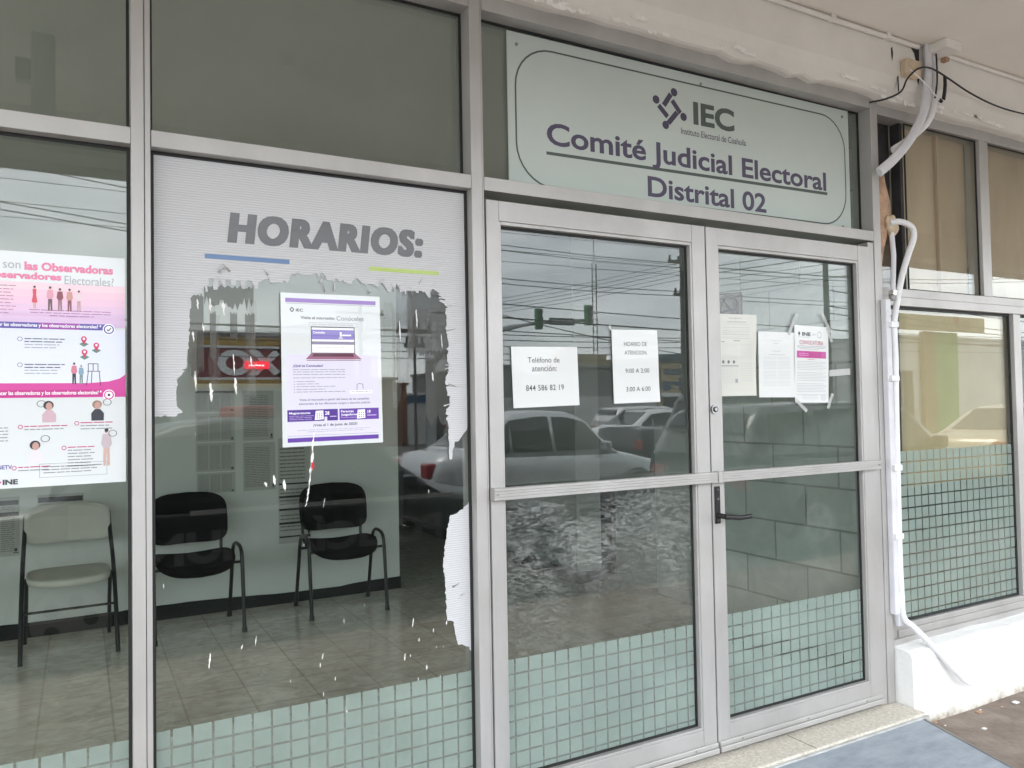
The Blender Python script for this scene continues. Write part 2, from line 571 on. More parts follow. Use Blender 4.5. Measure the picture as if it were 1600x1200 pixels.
def text_geo(body, bold=0.0, shear=0.0, space=1.0):
    key = (body, bold, shear, space)
    if key in _tc:
        return _tc[key]
    c = bpy.data.curves.new('text', 'FONT')
    c.body = body
    c.size = 1
    c.offset = bold
    c.shear = shear
    c.space_character = space
    c.resolution_u = 4
    o = bpy.data.objects.new('text', c)
    COL.objects.link(o)
    dg = bpy.context.evaluated_depsgraph_get()
    me = o.evaluated_get(dg).to_mesh()
    vs = [(v.co.x, v.co.y) for v in me.vertices]
    fs = [list(p.vertices) for p in me.polygons]
    o.evaluated_get(dg).to_mesh_clear()
    bpy.data.objects.remove(o)
    bpy.data.curves.remove(c)
    xs = [v[0] for v in vs]; ys = [v[1] for v in vs]
    g = (vs, fs, min(xs), max(xs), min(ys), max(ys))
    _tc[key] = g
    return g


def outline_geo(loops):
    """triangulated face of a closed outline (with holes)"""
    c = bpy.data.curves.new('outline', 'CURVE')
    c.dimensions = '2D'
    c.fill_mode = 'BOTH'
    for L in loops:
        sp = c.splines.new('POLY')
        sp.points.add(len(L) - 1)
        for i, (x, y) in enumerate(L):
            sp.points[i].co = (x, y, 0, 1)
        sp.use_cyclic_u = True
    o = bpy.data.objects.new('outline', c)
    COL.objects.link(o)
    dg = bpy.context.evaluated_depsgraph_get()
    me = o.evaluated_get(dg).to_mesh()
    vs = [(v.co.x, v.co.y) for v in me.vertices]
    fs = [list(p.vertices) for p in me.polygons]
    o.evaluated_get(dg).to_mesh_clear()
    bpy.data.objects.remove(o)
    bpy.data.curves.remove(c)
    return vs, fs


class Sheet(MB):
    """a printed sheet facing -Y; u runs 0..1 to the right, v 0..1 downwards, on a four-cornered quad"""

    def __init__(s, tl, tr, br, bl, y, paper, u0=0.0, thick=0.0006, curl=None):
        super().__init__()
        s.q = (tl, tr, br, bl); s.y = y; s.curl = curl
        N = 8 if curl else 1
        vs = []; fs = []
        for j in range(N + 1):
            for i in range(N + 1):
                vs.append(s.p(u0 + (1 - u0) * i / N, j / N, 0))
        for j in range(N):
            for i in range(N):
                a = j * (N + 1) + i
                fs.append((a, a + N + 1, a + N + 2, a + 1))
        s.add(vs, fs, paper, bool(curl))
        # thickness: edges and back
        vb = [(x, yy + thick, z) for x, yy, z in vs]
        s.add(vb, [tuple(reversed(f)) for f in fs], paper)

    def p(s, u, v, w):
        tl, tr, br, bl = s.q
        x = (tl[0] * (1 - u) + tr[0] * u) * (1 - v) + (bl[0] * (1 - u) + br[0] * u) * v
        z = (tl[1] * (1 - u) + tr[1] * u) * (1 - v) + (bl[1] * (1 - u) + br[1] * u) * v
        y = s.y - w
        if s.curl:
            y -= s.curl(u, v)
        return (x, y, z)

    def rect(s, u0, v0, u1, v1, mat, w=0.0004):
        n = 6 if s.curl else 1
        for j in range(n):
            for i in range(n):
                a0 = u0 + (u1 - u0) * i / n; a1 = u0 + (u1 - u0) * (i + 1) / n
                b0 = v0 + (v1 - v0) * j / n; b1 = v0 + (v1 - v0) * (j + 1) / n
                s.add([s.p(a0, b1, w), s.p(a1, b1, w), s.p(a1, b0, w), s.p(a0, b0, w)], [(0, 1, 2, 3)], mat)

    def poly(s, pts, mat, w=0.0004):
        vs, fs = outline_geo([pts])
        s.add([s.p(u, v, w) for u, v in vs], fs, mat)

    def disc(s, u, v, ru, rv, mat, w=0.0004, n=20):
        s.add([s.p(u + ru * math.cos(2 * math.pi * k / n), v - rv * math.sin(2 * math.pi * k / n), w) for k in range(n)], [tuple(range(n))], mat)

    def ring(s, u, v, ru, rv, t, mat, w=0.0004, n=28):
        vs = []
        for k in range(n):
            c, q = math.cos(2 * math.pi * k / n), math.sin(2 * math.pi * k / n)
            vs += [s.p(u + ru * c, v - rv * q, w), s.p(u + ru * (1 - t) * c, v - rv * (1 - t) * q, w)]
        s.add(vs, [(2 * k, (2 * k + 2) % (2 * n), (2 * k + 3) % (2 * n), 2 * k + 1) for k in range(n)], mat)

    def line(s, u0, v0, u1, v1, t, mat, w=0.0004, asp=1.0):
        """stroke of thickness t (in v units); asp = height/width of the sheet"""
        dx, dy = (u1 - u0), (v1 - v0) * asp
        l = math.hypot(dx, dy) or 1
        nx, ny = -dy / l * t * asp / 2, dx / l * t / 2
        s.add([s.p(u0 - nx, v0 - ny, w), s.p(u1 - nx, v1 - ny, w), s.p(u1 + nx, v1 + ny, w), s.p(u0 + nx, v0 + ny, w)], [(0, 1, 2, 3)], mat)

    def text(s, body, u0, v0, u1, v1, mat, bold=0.0, shear=0.0, w=0.0006, space=1.0):
        """text stretched into the box u0..u1, v0 (top) .. v1 (bottom of its ink)"""
        vs, fs, a, b, c, d = text_geo(body, bold, shear, space)
        s.add([s.p(u0 + (x - a) / (b - a) * (u1 - u0), v1 - (y - c) / (d - c) * (v1 - v0), w) for x, y in vs], fs, mat)

    def greek(s, u0, u1, v, h, mat, seed=0, w=0.0004, lo=0.03, hi=0.1):
        """a line of print too small to read, as word-long dashes"""
        rnd = random.Random(seed * 977 + int(v * 1e4))
        h *= 0.72
        u = u0
        while u < u1 - lo * 0.4:
            l = min(rnd.uniform(lo, hi), u1 - u)
            s.rect(u, v, u + l, v + h, mat, w) if not s.curl else s.add([s.p(u, v + h, w), s.p(u + l, v + h, w), s.p(u + l, v, w), s.p(u, v, w)], [(0, 1, 2, 3)], mat)
            u += l + lo * 0.28


def flat_sheet(name, loops, y, mat, mb=None):
    mb = mb or MB()
    vs, fs = outline_geo(loops)
    mb.add([(x, y, z) for x, z in vs], fs, mat)
    return mb

# ================================================================== the setting
g = MB(); g.box(-70, 110, -90, 60, -0.62, -0.12, ASPH)
tag(g.build('road'), kind='structure')
g = MB(); g.box(-6, 12, -2.75, -0.001, -0.3, 0.0, PAVE)
tag(g.build('pavement'), kind='structure')
g = MB(); g.box(-6.2, 12.2, 0.0, 7.0, -0.3, 0.085, PAVE)
g.box(-3.6, 3.395, 0.101, 7.0, 0.0851, 0.1, FLOORT)
g.box(3.56, 9.0, 0.13, 7.0, 0.0851, 0.1, FLOORT)
g.box(3.395, 3.56, 1.35, 2.82, 0.0851, 0.1, FLOORT)
tag(g.build('interior_floor'), kind='structure')

# ================================================================== the building
bld = thing('office_building', 'cream painted office building whose porch overhangs the glass shopfront', 'building', (0, 0, 0))


def part(name, mb, parent):
    return mb.build(name, parent)


m = MB()
m.box(-3.75, 2.19, 3.46, 3.62, 0.1, 3.0, WALLW)
m.box(2.04, 2.19, 3.62, 6.6, 0.1, 3.0, WALLW)
bwall = part('back_wall', m, bld)
m = MB()
# baseboard with an uneven painted upper edge
rnd = random.Random(3)
N = 60
ring = []
for i in range(N + 1):
    x = -3.6 + (2.195 + 3.6) * i / N
    h = 0.1 + 0.085 + 0.018 * math.sin(x * 3.1) * math.sin(x * 1.3) + rnd.uniform(-0.004, 0.004)
    ring.append([(x, 3.447, 0.1), (x, 3.447, h), (x, 3.459, h), (x, 3.459, 0.1)])
m.loft(ring, BASEB, smooth=False)
m.build('baseboard', bwall)
m = MB(); m.box(-3.9, -3.6, 0.12, 3.46, 0.1, 3.0, WALLW); part('left_side_wall', m, bld)
m = MB()
m.box(3.43, 3.66, 2.82, 6.6, 0.1, 3.0, PARTI)
m.box(3.432, 3.658, 2.812, 2.8195, 0.19, 3.0, pm('grey_end_face', (0.36, 0.38, 0.36), 0.7))
pw = part('partition_wall', m, bld)
m = MB(); m.box(3.415, 3.4285, 2.80, 6.6, 0.1, 0.2, BASEB); m.box(3.415, 3.67, 2.795, 2.811, 0.1, 0.19, BASEB)
m.build('baseboard', pw)
m = MB(); m.box(3.40, 3.55, 0.13, 1.35, 0.1, 3.0, BLOCK); part('block_wall', m, bld)
m = MB(); m.box(2.19, 3.43, 6.6, 6.75, 0.1, 3.0, PARTI); m.box(3.66, 9.2, 4.4, 4.55, 0.1, 3.0, PARTI); m.box(9.0, 9.2, 0.13, 4.4, 0.1, 3.0, PARTI)
part('rear_wall', m, bld)
m = MB(); m.box(-3.9, 9.2, 0.105, 6.75, 3.0, 3.1, CEILW); part('interior_ceiling', m, bld)

CONC_G = pm('grey_boxing_paint', (0.42, 0.43, 0.41), 0.8, var=0.1)
# porch: slab, edge beam, beam over the shopfront
m = MB()
m.box(-6, 12, -2.72, 7.2, 3.215, 3.5, SOFFIT)
porch = part('porch_slab', m, bld)
m = MB(); m.box(-6, 12, -2.72, -2.5, 2.96, 3.2145, SOFFIT); m.box(-6, 12, -2.74, -2.721, 2.9, 3.75, PLASTER)
part('porch_edge_beam', m, bld)
m = MB()
# beam with a rough lower lip
N = 260
rnd = random.Random(11)
rr = []
low = 2.935
for i in range(N + 1):
    x = -6 + 18 * i / N
    low += rnd.uniform(-0.006, 0.006); low += (2.935 - low) * 0.25
    lz = low - (0.02 if x > 3.3 else 0) - (0.012 if rnd.random() < 0.06 else 0)
    rr.append([(x, 0.10, 3.2145), (x, -0.065, 3.2145), (x, -0.065, 3.03), (x, -0.052, 2.985), (x, -0.045, lz + 0.004), (x, -0.03, lz), (x, 0.10, lz + 0.012)])
m.loft(rr, PLASTER, smooth=False)
beam = part('shopfront_beam', m, bld)
m = MB()
rnd = random.Random(5)
for k in range(34):
    x = rnd.uniform(1.3, 5.2)
    w = rnd.uniform(0.02, 0.13)
    zc = 2.945 + rnd.uniform(-0.01, 0.03) - (0.02 if x > 3.3 else 0)
    pts = [(x + w * (q / 7 - 0.5), zc + rnd.uniform(0.002, 0.016)) for q in range(8)] + [(x + w * (0.5 - q / 7), zc - rnd.uniform(0.002, 0.012)) for q in range(8)]
    yy = -0.0535 - 0.0005 * (k % 5)
    vs, fs = outline_geo([pts])
    m.add([(px, yy, pz) for px, pz in vs], fs, RAWP)
for pts in ([(3.50, 3.205), (3.53, 3.21), (3.575, 3.213), (3.572, 3.15), (3.578, 3.08), (3.56, 3.02), (3.545, 3.06), (3.55, 3.12), (3.535, 3.17)], [(3.36, 3.16), (3.37, 3.17), (3.376, 3.14), (3.368, 3.10), (3.362, 3.12)], [(3.40, 3.03), (3.41, 3.04), (3.412, 2.97), (3.402, 2.95)]):
    vs, fs = outline_geo([pts])
    m.add([(px, -0.0664, pz) for px, pz in vs], fs, NEAR_BLACK)  # near-black patches for the gap and peeled paint beside the duct
m.build('chipped_paint', beam)['kind'] = 'stuff'
m = MB()
m.tube([(-6, -0.078, 3.203), (1.2, -0.077, 3.203), (2.5, -0.078, 3.202), (2.9, -0.08, 3.197), (3.55, -0.078, 3.2)], 0.0115, PLASTER, 8)
m.tube([(3.66, -0.078, 3.203), (12, -0.078, 3.203)], 0.010, PLASTER, 8)
for x in (0.4, 1.6, 2.92, 3.3, 4.6):
    m.box(x, x + 0.03, -0.093, -0.0655, 3.188, 3.2145, PLASTER)
one('ceiling_conduit', m, 'thin cream pipe running along the corner of beam and porch ceiling', 'conduit')

m = MB()
m.cyl((0.89, -1.29, 3.2149), (0.89, -1.29, 3.185), 0.055, SOFFIT, 24)
m.cyl((0.89, -1.29, 3.1851), (0.89, -1.29, 3.17), 0.042, SOFFIT, 24)
one('ceiling_box_cover', m, 'round cream cover plate on the porch ceiling', 'cover plate')
m = MB()
m.cbox(-0.19, -0.095, -1.58, -1.49, 2.84, 3.2149, CONC_G, 0.012)
m.cbox(-0.25, -0.191, -1.56, -1.50, 2.99, 3.09, PARTI, 0.006)
one('ceiling_pipe_stub', m, 'short boxed pipe stub hanging from the porch ceiling', 'pipe')

# low whitewashed wall under the right-hand windows
m = MB()
N = 40
rnd = random.Random(21)
rr = []
for i in range(N + 1):
    x = 3.345 + (9.2 - 3.345) * i / N
    j = lambda s=0.004: rnd.uniform(-s, s)
    zt = 0.34 + j()
    if i == 0: zt -= 0.004
    rr.append([(x, 0.03, 0.0), (x, -0.095 + j(), -0.01), (x, -0.088 + j(), 0.12 + j()), (x, -0.085 + j(0.002), zt - 0.03), (x, -0.075, zt - 0.006), (x, -0.06, zt), (x, 0.03, zt + 0.014)])
m.loft(rr, WHITEW, smooth=False)
one('low_wall', m, 'whitewashed low masonry wall under the right-hand windows', 'wall')
m = MB()
rnd = random.Random(2)
for k in range(26):
    x = rnd.uniform(3.42, 5.0); s = rnd.uniform(0.004, 0.016)
    y0 = -0.1 - rnd.random() ** 2 * 0.22
    m.cbox(x - s, x + s * 1.3, y0 - s * 0.8, y0 + s * 0.8, 0.0, s * 0.5, RAWP if rnd.random() < 0.6 else FOAM, s * 0.2)
tag(m.build('wall_debris'), 'flakes of plaster and paint lying at the foot of the white low wall', 'debris', kind='stuff')

# step and blue sheet
m = MB()
m.cbox(-3.6, 3.34, -0.15, 0.02, 0.0, 0.088, TERRAZZO, 0.006)
st = one('door_step', m, 'cream crushed marble step below the glass doors', 'step')
m = MB()
m.box(0.6, 3.34, -0.164, -0.1505, 0.0, 0.0785, pm('worn_white_edge', (0.50, 0.50, 0.48), 0.8, var=0.2, scale=12))
for x in (1.6, 2.62):
    m.box(x, x + 0.003, -0.152, 0.0, 0.0882, 0.0886, GASKET)
m.build('painted_riser', st)
m = MB()
vs = [(3.290, -0.165), (3.158, -0.61), (3.01, -1.15), (0.7, -1.0), (0.9, -0.165)]
b0 = [(x, y, 0.002) for x, y in vs]; b1 = [(x, y, 0.072 if y > -0.2 else (0.066 if y > -0.7 else 0.03)) for x, y in vs]
n = len(vs)
m.add(b0 + b1, [tuple(range(n))[::-1], tuple(range(n, 2 * n))] + [(k, (k + 1) % n, n + (k + 1) % n, n + k) for k in range(n)], MATB)
mt = one('entrance_board', m, 'blue grey board laid on the paving in front of the step', 'board')
m = MB()
m.tube([(3.296, -0.17, 0.070), (3.165, -0.61, 0.064), (3.017, -1.15, 0.028)], 0.007, ALU_D, 8)
m.build('edge_strip', mt)

# ================================================================== shopfront
sf = thing('shopfront', 'aluminium framed shopfront of tall panes left of the doors', 'shopfront', (1.2, 0.05, 0.09))


def vert(x0, x1, y0, y1, z0, z1, par, name='mullion', mat=ALU, step=None):
    m = MB()
    if step:
        m.cbox(x0, step - 0.0008, y0, y1, z0, z1, mat, 0.0016)
        m.cbox(step + 0.0008, x1, y0 + 0.003, y1, z0, z1, mat, 0.0016)
    else:
        m.cbox(x0, x1, y0, y1, z0, z1, mat, 0.0016)
    return m.build(name, par)


XM = [(-3.05, -3.0), (-1.975, -1.925), (-0.925, -0.875), (0.125, 0.175)]
for x0, x1 in XM:
    vert(x0, x1, 0.0, 0.11, 0.09, 2.96, sf, step=x0 + 0.034)
vert(1.177, 1.226, 0.0, 0.11, 0.09, 2.96, sf, step=1.2185)
m = MB()
m.cbox(3.2855, 3.336, 0.0, 0.11, 0.09, 2.96, ALU, 0.0016)
m.cbox(3.243, 3.2835, 0.004, 0.11, 0.09, 2.2425, ALU, 0.0016)
m.build('door_jamb', sf)
XB = [-3.0, -1.975, -1.925, -0.925, -0.875, 0.125, 0.1765, 1.1765, 1.2265, 3.285]
for k in range(0, 10, 2):
    x0, x1 = XB[k] + 0.0003, XB[k + 1] - 0.0003
    m = MB(); m.cbox(x0, x1, 0.001, 0.11, 2.250, 2.297, ALU, 0.0016)
    m.build('transom', sf)
    m = MB(); m.cbox(x0, x1, 0.001, 0.11, 2.884, 2.955, ALU, 0.0016)
    m.build('header_rail', sf)
    if k < 8:
        m = MB(); m.cbox(x0, x1, 0.001, 0.11, 0.09, 0.155, ALU, 0.0016)
        m.build('sill_rail', sf)


def pane(x0, x1, z0, z1, y, par, mat=GLASS, g=0.009, name='glass_pane'):
    m = MB()
    m.box(x0 + 0.001, x1 - 0.001, y, y + 0.006, z0 + 0.001, z1 - 0.001, mat)
    o = m.build(name, par)
    m = MB()
    for a in ((x0, x0 + g, z0, z1), (x1 - g, x1, z0, z1), (x0 + g, x1 - g, z1 - g, z1), (x0 + g, x1 - g, z0, z0 + g)):
        m.box(a[0], a[1], y - 0.007, y - 0.0005, a[2], a[3], GASKET)
    m.build('glazing_gasket', par)
    return o


for k in range(0, 8, 2):
    pane(XB[k], XB[k + 1], 0.155, 2.25, 0.046, sf)
for k in range(0, 10, 2):
    pane(XB[k], XB[k + 1], 2.297, 2.884, 0.072, sf, GLASS_U, g=0.008)

# paint drips and specks on the middle pane
m = MB()
rnd = random.Random(9)


def drip(x, z, l, w, lean=0.0, y=0.0452):
    n = 8
    w *= 0.8
    L = []
    for k in range(n):
        t = k / (n - 1); L.append((x - w / 2 * math.sin(math.pi * (0.12 + 0.88 * t) * 0.95 + 0.05) * rnd.uniform(0.25, 1.15) + lean * t, z - l * t))
    for k in range(n):
        t = 1 - k / (n - 1); L.append((x + w / 2 * math.sin(math.pi * (0.12 + 0.88 * t) * 0.95 + 0.05) * rnd.uniform(0.25, 1.15) + lean * t, z - l * t))
    vs, fs = outline_geo([L])
    m.add([(a, y, b) for a, b in vs], fs, RAWP)


SPK = [(0.33, 0.80, 0.045, 0.008), (0.46, 0.83, 0.03, 0.004), (0.735, 0.60, 0.075, 0.011), (0.60, 0.565, 0.02, 0.005), (0.66, 0.745, 0.018, 0.005), (0.42, 0.81, 0.014, 0.007), (0.96, 0.81, 0.03, 0.006), (0.93, 0.70, 0.025, 0.006)]
for x, z, l, w in SPK:
    drip(x, z, l, w, -0.004)
for k in range(26):
    x = rnd.uniform(0.2, 1.17); z = rnd.choice([rnd.uniform(0.3, 0.9), rnd.uniform(0.3, 1.7)])
    drip(x, z, rnd.uniform(0.004, 0.016), rnd.uniform(0.002, 0.005))
for k in range(10):
    drip(rnd.uniform(0.92, 1.16), rnd.uniform(0.6, 0.85), rnd.uniform(0.006, 0.02), rnd.uniform(0.002, 0.006))
for x, z, l, w in [(0.30, 1.83, 0.03, 0.008), (0.335, 1.835, 0.04, 0.014), (0.372, 1.83, 0.045, 0.014), (0.288, 1.735, 0.03, 0.010), (0.315, 1.76, 0.025, 0.010), (0.40, 1.67, 0.06, 0.008), (0.45, 1.665, 0.03, 0.007), (0.293, 1.62, 0.06, 0.008), (0.405, 1.60, 0.05, 0.014), (0.335, 1.585, 0.055, 0.018), (0.515, 1.305, 0.03, 0.013), (0.49, 1.285, 0.014, 0.016), (0.545, 1.29, 0.035, 0.013), (0.925, 1.79, 0.07, 0.008), (1.075, 1.75, 0.05, 0.005), (1.04, 1.62, 0.03, 0.008), (0.985, 1.83, 0.06, 0.012)]:
    drip(x, z, l, w, 0.003)
# trail of tape and paint under the white poster
for z, l, w, x in [(1.43, 0.065, 0.010, 0.636), (1.37, 0.045, 0.015, 0.632), (1.33, 0.03, 0.013, 0.628), (1.305, 0.05, 0.010, 0.624), (1.26, 0.025, 0.010, 0.619), (1.235, 0.02, 0.006, 0.616), (1.225, 0.03, 0.003, 0.668), (1.215, 0.012, 0.004, 0.612)]:
    drip(x, z, l, w, -0.006, y=0.0360)
dr = m.build('paint_drips', sf); dr['kind'] = 'stuff'
m = MB()
INKR = ink(200, 30, 45)
m.box(0.627, 0.635, 0.0347, 0.0352, 1.318, 1.338, INKR)
m.build('red_tape_scrap', sf)

# glue haze left where the film was torn off
m = MB()
rnd = random.Random(31)
for k in range(14):
    x = rnd.choice([rnd.uniform(0.29, 0.50), rnd.uniform(0.86, 1.08)])
    zt = 1.86 - rnd.random() * 0.08
    l = rnd.uniform(0.1, 0.34); w = rnd.uniform(0.008, 0.025)
    L = [(x - w / 2 + rnd.uniform(-.004, .004), zt - l * q / 6) for q in range(7)] + [(x + w / 2 + rnd.uniform(-.004, .004), zt - l * (1 - q / 6)) for q in range(7)]
    vs, fs = outline_geo([L])
    m.add([(a, 0.0456 - 0.00004 * k, b) for a, b in vs], fs, SCUFF)
gh = m.build('glue_residue', sf); gh['kind'] = 'stuff'

GRIME = film_mat('dirty_glue_film', (0.17, 0.17, 0.16), 0.52, 0.2)
m = MB()
rnd = random.Random(41)
for k, (xa, xb, za, zb) in enumerate([(0.955, 1.10, 1.66, 1.90), (1.015, 1.10, 1.44, 1.70), (0.275, 0.318, 1.60, 1.85), (0.32, 0.46, 1.80, 1.878), (0.335, 0.352, 1.64, 1.80), (0.392, 0.412, 1.70, 1.80), (0.435, 0.462, 1.70, 1.80)]):
    L = []
    n = 22
    for q in range(n):
        t = q / (n - 1); L.append((xa + (xb - xa) * t, za + rnd.uniform(0, 0.05) * (1 if q % 2 else 0.4)))
    for q in range(n):
        t = 1 - q / (n - 1); L.append((xa + (xb - xa) * t, zb - rnd.uniform(0, 0.012)))
    vs, fs = outline_geo([L])
    m.add([(a, 0.04545 - 0.00003 * k, b) for a, b in vs], fs, GRIME)
m.build('dirty_residue', sf)['kind'] = 'stuff'

# ---- white film with the word HORARIOS, torn open in the middle
FILM_MAIN = [(0.1855, 2.2405), (1.1675, 2.2405), (1.1675, 1.802), (1.1675, 1.43), (1.165, 1.422), (1.157, 1.415), (1.146, 1.401), (1.131, 1.384), (1.119, 1.384), (1.114, 1.363), (1.108, 1.324), (1.099, 1.324), (1.097, 1.363), (1.097, 1.407), (1.096, 1.439), (1.087, 1.461), (1.098, 1.472), (1.086, 1.479), (1.088, 1.496), (1.1, 1.504), (1.102, 1.52), (1.104, 1.539), (1.093, 1.541), (1.092, 1.559), (1.089, 1.572), (1.102, 1.575), (1.0885, 1.578), (1.086, 1.587), (1.088, 1.602), (1.103, 1.624), (1.096, 1.635), (1.1, 1.65), (1.094, 1.659), (1.094, 1.679), (1.1, 1.693), (1.093, 1.7), (1.101, 1.707), (1.097, 1.748), (1.093, 1.764), (1.093, 1.799), (1.092, 1.838), (1.101, 1.842), (1.087, 1.854), (1.068, 1.864), (1.090, 1.8655), (1.092, 1.869), (1.064, 1.8705), (1.08, 1.877), (1.063, 1.886), (1.073, 1.888), (1.057, 1.897), (1.046, 1.903), (1.039, 1.898), (1.037, 1.872), (1.024, 1.879), (1.017, 1.891), (0.996, 1.894), (0.994, 1.885), (0.985, 1.887), (0.982, 1.893), (0.962, 1.891), (0.957, 1.892), (0.946, 1.889), (0.939, 1.889), (0.927, 1.884), (0.926, 1.899), (0.921, 1.899), (0.917, 1.913), (0.914, 1.899), (0.903, 1.899), (0.898, 1.883), (0.886, 1.884), (0.867, 1.916), (0.851, 1.896), (0.842, 1.904), (0.818, 1.905), (0.812, 1.9), (0.797, 1.908), (0.787, 1.92), (0.771, 1.916), (0.765, 1.902), (0.744, 1.905), (0.736, 1.914), (0.723, 1.907), (0.713, 1.919), (0.707, 1.908), (0.684, 1.911), (0.682, 1.921), (0.667, 1.934), (0.66, 1.914), (0.652, 1.931), (0.636, 1.924), (0.616, 1.921), (0.595, 1.925), (0.586, 1.923), (0.576, 1.922), (0.569, 1.914), (0.559, 1.889), (0.551, 1.903), (0.542, 1.892), (0.509, 1.892), (0.505, 1.906), (0.475, 1.89), (0.474, 1.871), (0.462, 1.87), (0.456, 1.893), (0.437, 1.892), (0.435, 1.868), (0.426, 1.868), (0.424, 1.891), (0.411, 1.892), (0.409, 1.877), (0.395, 1.874), (0.393, 1.893), (0.38, 1.893), (0.377, 1.867), (0.37, 1.882), (0.359, 1.88), (0.358, 1.862), (0.346, 1.86), (0.345, 1.894), (0.331, 1.893), (0.33, 1.853), (0.323, 1.853), (0.321, 1.87), (0.316, 1.864), (0.315, 1.849), (0.291, 1.843), (0.282, 1.831), (0.281, 1.8), (0.279, 1.761), (0.278, 1.722), (0.273, 1.666), (0.271, 1.629), (0.257, 1.624), (0.267, 1.619), (0.249, 1.602), (0.245, 1.588), (0.242, 1.555), (0.243, 1.53), (0.244, 1.518), (0.258, 1.505), (0.26, 1.501), (0.246, 1.497), (0.243, 1.49), (0.218, 1.489), (0.213, 1.494), (0.208, 1.491), (0.1855, 1.488)]
FILM_LOW = [(1.1675, 1.177), (1.149, 1.16), (1.124, 1.141), (1.098, 1.136), (1.088, 1.105), (1.078, 1.041), (1.067, 0.967), (1.073, 0.935), (1.08, 0.784), (1.106, 0.775), (1.108, 0.744), (1.117, 0.702), (1.160, 0.685), (1.1675, 0.668), (1.1675, 0.922)]


def roughen(L, amp, seg):
    """torn edge: subdivide and jitter every free edge"""
    rnd = random.Random(len(L))
    o = []
    for i, a in enumerate(L):
        b = L[(i + 1) % len(L)]
        d = math.dist(a, b)
        o.append(a)
        free = not (a[0] in (0.1855, 1.1675) and b[0] in (0.1855, 1.1675))
        if free and d > seg:
            n = int(d / seg)
            for k in range(1, n):
                t = k / n
                o.append((a[0] + (b[0] - a[0]) * t + rnd.uniform(-amp, amp), a[1] + (b[1] - a[1]) * t + rnd.uniform(-amp, amp)))
    return o


film = flat_sheet('window_film', [roughen(FILM_MAIN, 0.0030, 0.007)], 0.0446, VINYL)
vs, fs = outline_geo([roughen(FILM_LOW, 0.0032, 0.007)])
film.add([(x, 0.0446, z) for x, z in vs], fs, VINYL)
film = film.build('window_film')
tag(film, 'torn white film on the middle pane headed HORARIOS', 'window film')
s = Sheet((0.1855, 2.2405), (1.1675, 2.2405), (1.1675, 1.40), (0.1855, 1.40), 0.0444, VINYL)
s.v, s.f, s.m, s.sm, s.mats = [], [], [], [], []
fu = lambda x: (x - 0.1855) / 0.982
fv = lambda z: (2.2405 - z) / 0.8405
for du, dv, ww in ((-0.0046, -0.002, 0.0004), (0.0046, -0.002, 0.00045), (-0.0046, 0.002, 0.0005), (0.0046, 0.002, 0.00055), (0, 0, 0.0006)):
    s.text('HORARIOS:', fu(0.390) + du, fv(2.095) + dv, fu(1.009) + du, fv(2.0055) + dv, ink(84, 84, 86), bold=0.034, shear=0.12, w=ww, space=1.17)
s.rect(fu(0.322), fv(1.966), fu(0.568), fv(1.952), ink(74, 110, 156))
s.rect(fu(0.823), fv(1.963), fu(1.068), fv(1.950), ink(166, 188, 84))
s.build('lettering', film)
m = MB()
rnd = random.Random(77)
for k in range(34):                         # curled slivers still hanging on the torn edge
    if k < 22:
        x = rnd.uniform(0.30, 1.06); z = 1.90 + rnd.uniform(-0.03, 0.02); an = rnd.uniform(-0.9, 0.9)
    elif k < 29:
        x = 1.09 + rnd.uniform(-0.01, 0.01); z = rnd.uniform(1.45, 1.85); an = rnd.uniform(1.2, 1.9)
    else:
        x = 1.12 + rnd.uniform(-0.02, 0.02); z = rnd.uniform(0.75, 0.95); an = rnd.uniform(0.6, 1.5)
    l = rnd.uniform(0.012, 0.035); w = rnd.uniform(0.0012, 0.0035)
    dx, dz = math.sin(an), math.cos(an)
    pr = []
    for q in range(6):
        t = q / 5
        yy = 0.0440 - 0.006 * math.sin(t * 2.2)
        c = (x + dx * l * t, yy, z + dz * l * t)
        ww = w * (1 - 0.7 * t)
        pr.append([(c[0] - dz * ww, c[1], c[2] + dx * ww), (c[0] + dz * ww, c[1], c[2] - dx * ww)])
    m.loft(pr, ALU_D if k % 3 == 0 else VINYL, cap=False, smooth=False, closed=False)
m.build('peeled_strip', film)['kind'] = 'stuff'

# ---- frosted mosaic films along the foot of the glass
def mosaic(x0, x1, z1, z0, y, ox, label, pz=0.0540, px=0.0556, gap=0.0065, haze=True, band=None):
    m = MB()
    rnd = random.Random(int(ox * 1000))
    k0 = math.floor((x0 - ox) / px)
    k = k0
    while ox + k * px < x1:
        a = max(ox + k * px + gap / 2, x0); b = min(ox + (k + 1) * px - gap / 2, x1)
        if b - a > 0.004:
            z = z1
            r = 0
            while z > z0:
                zb = max(z - pz + gap + rnd.uniform(-.0006, .0006), z0)
                j = rnd.uniform(-.0005, .0005)
                m.add([(a + j, y, zb), (b + j, y, zb), (b + j, y, z + j), (a + j, y, z + j)], [(0, 1, 2, 3)], FROST)
                z -= pz
                r += 1
        k += 1
    if band:
        vs, fs = outline_geo([[(x0, z0), (x1, z0), (x1, z1 - pz * 0.4), (x0, z1 - pz * 0.4)], band])
        m.add([(a_, y + 0.0004, b_) for a_, b_ in vs], fs, HAZEF)
    elif haze: m.add([(x0, y + 0.0004, z0), (x1, y + 0.0004, z0), (x1, y + 0.0004, z1 - pz * 0.4), (x0, y + 0.0004, z1 - pz * 0.4)], [(0, 1, 2, 3)], HAZEF)
    return one('frosted_window_film', m, label, 'window film')


mosaic(0.1855, 1.1675, 0.603, 0.17, 0.0448, 0.225, 'frosted film of small squares along the foot of the HORARIOS pane')
mosaic(-0.866, 0.116, 0.598, 0.17, 0.0448, -0.039, 'frosted film of small squares on the pane beneath the magenta poster')

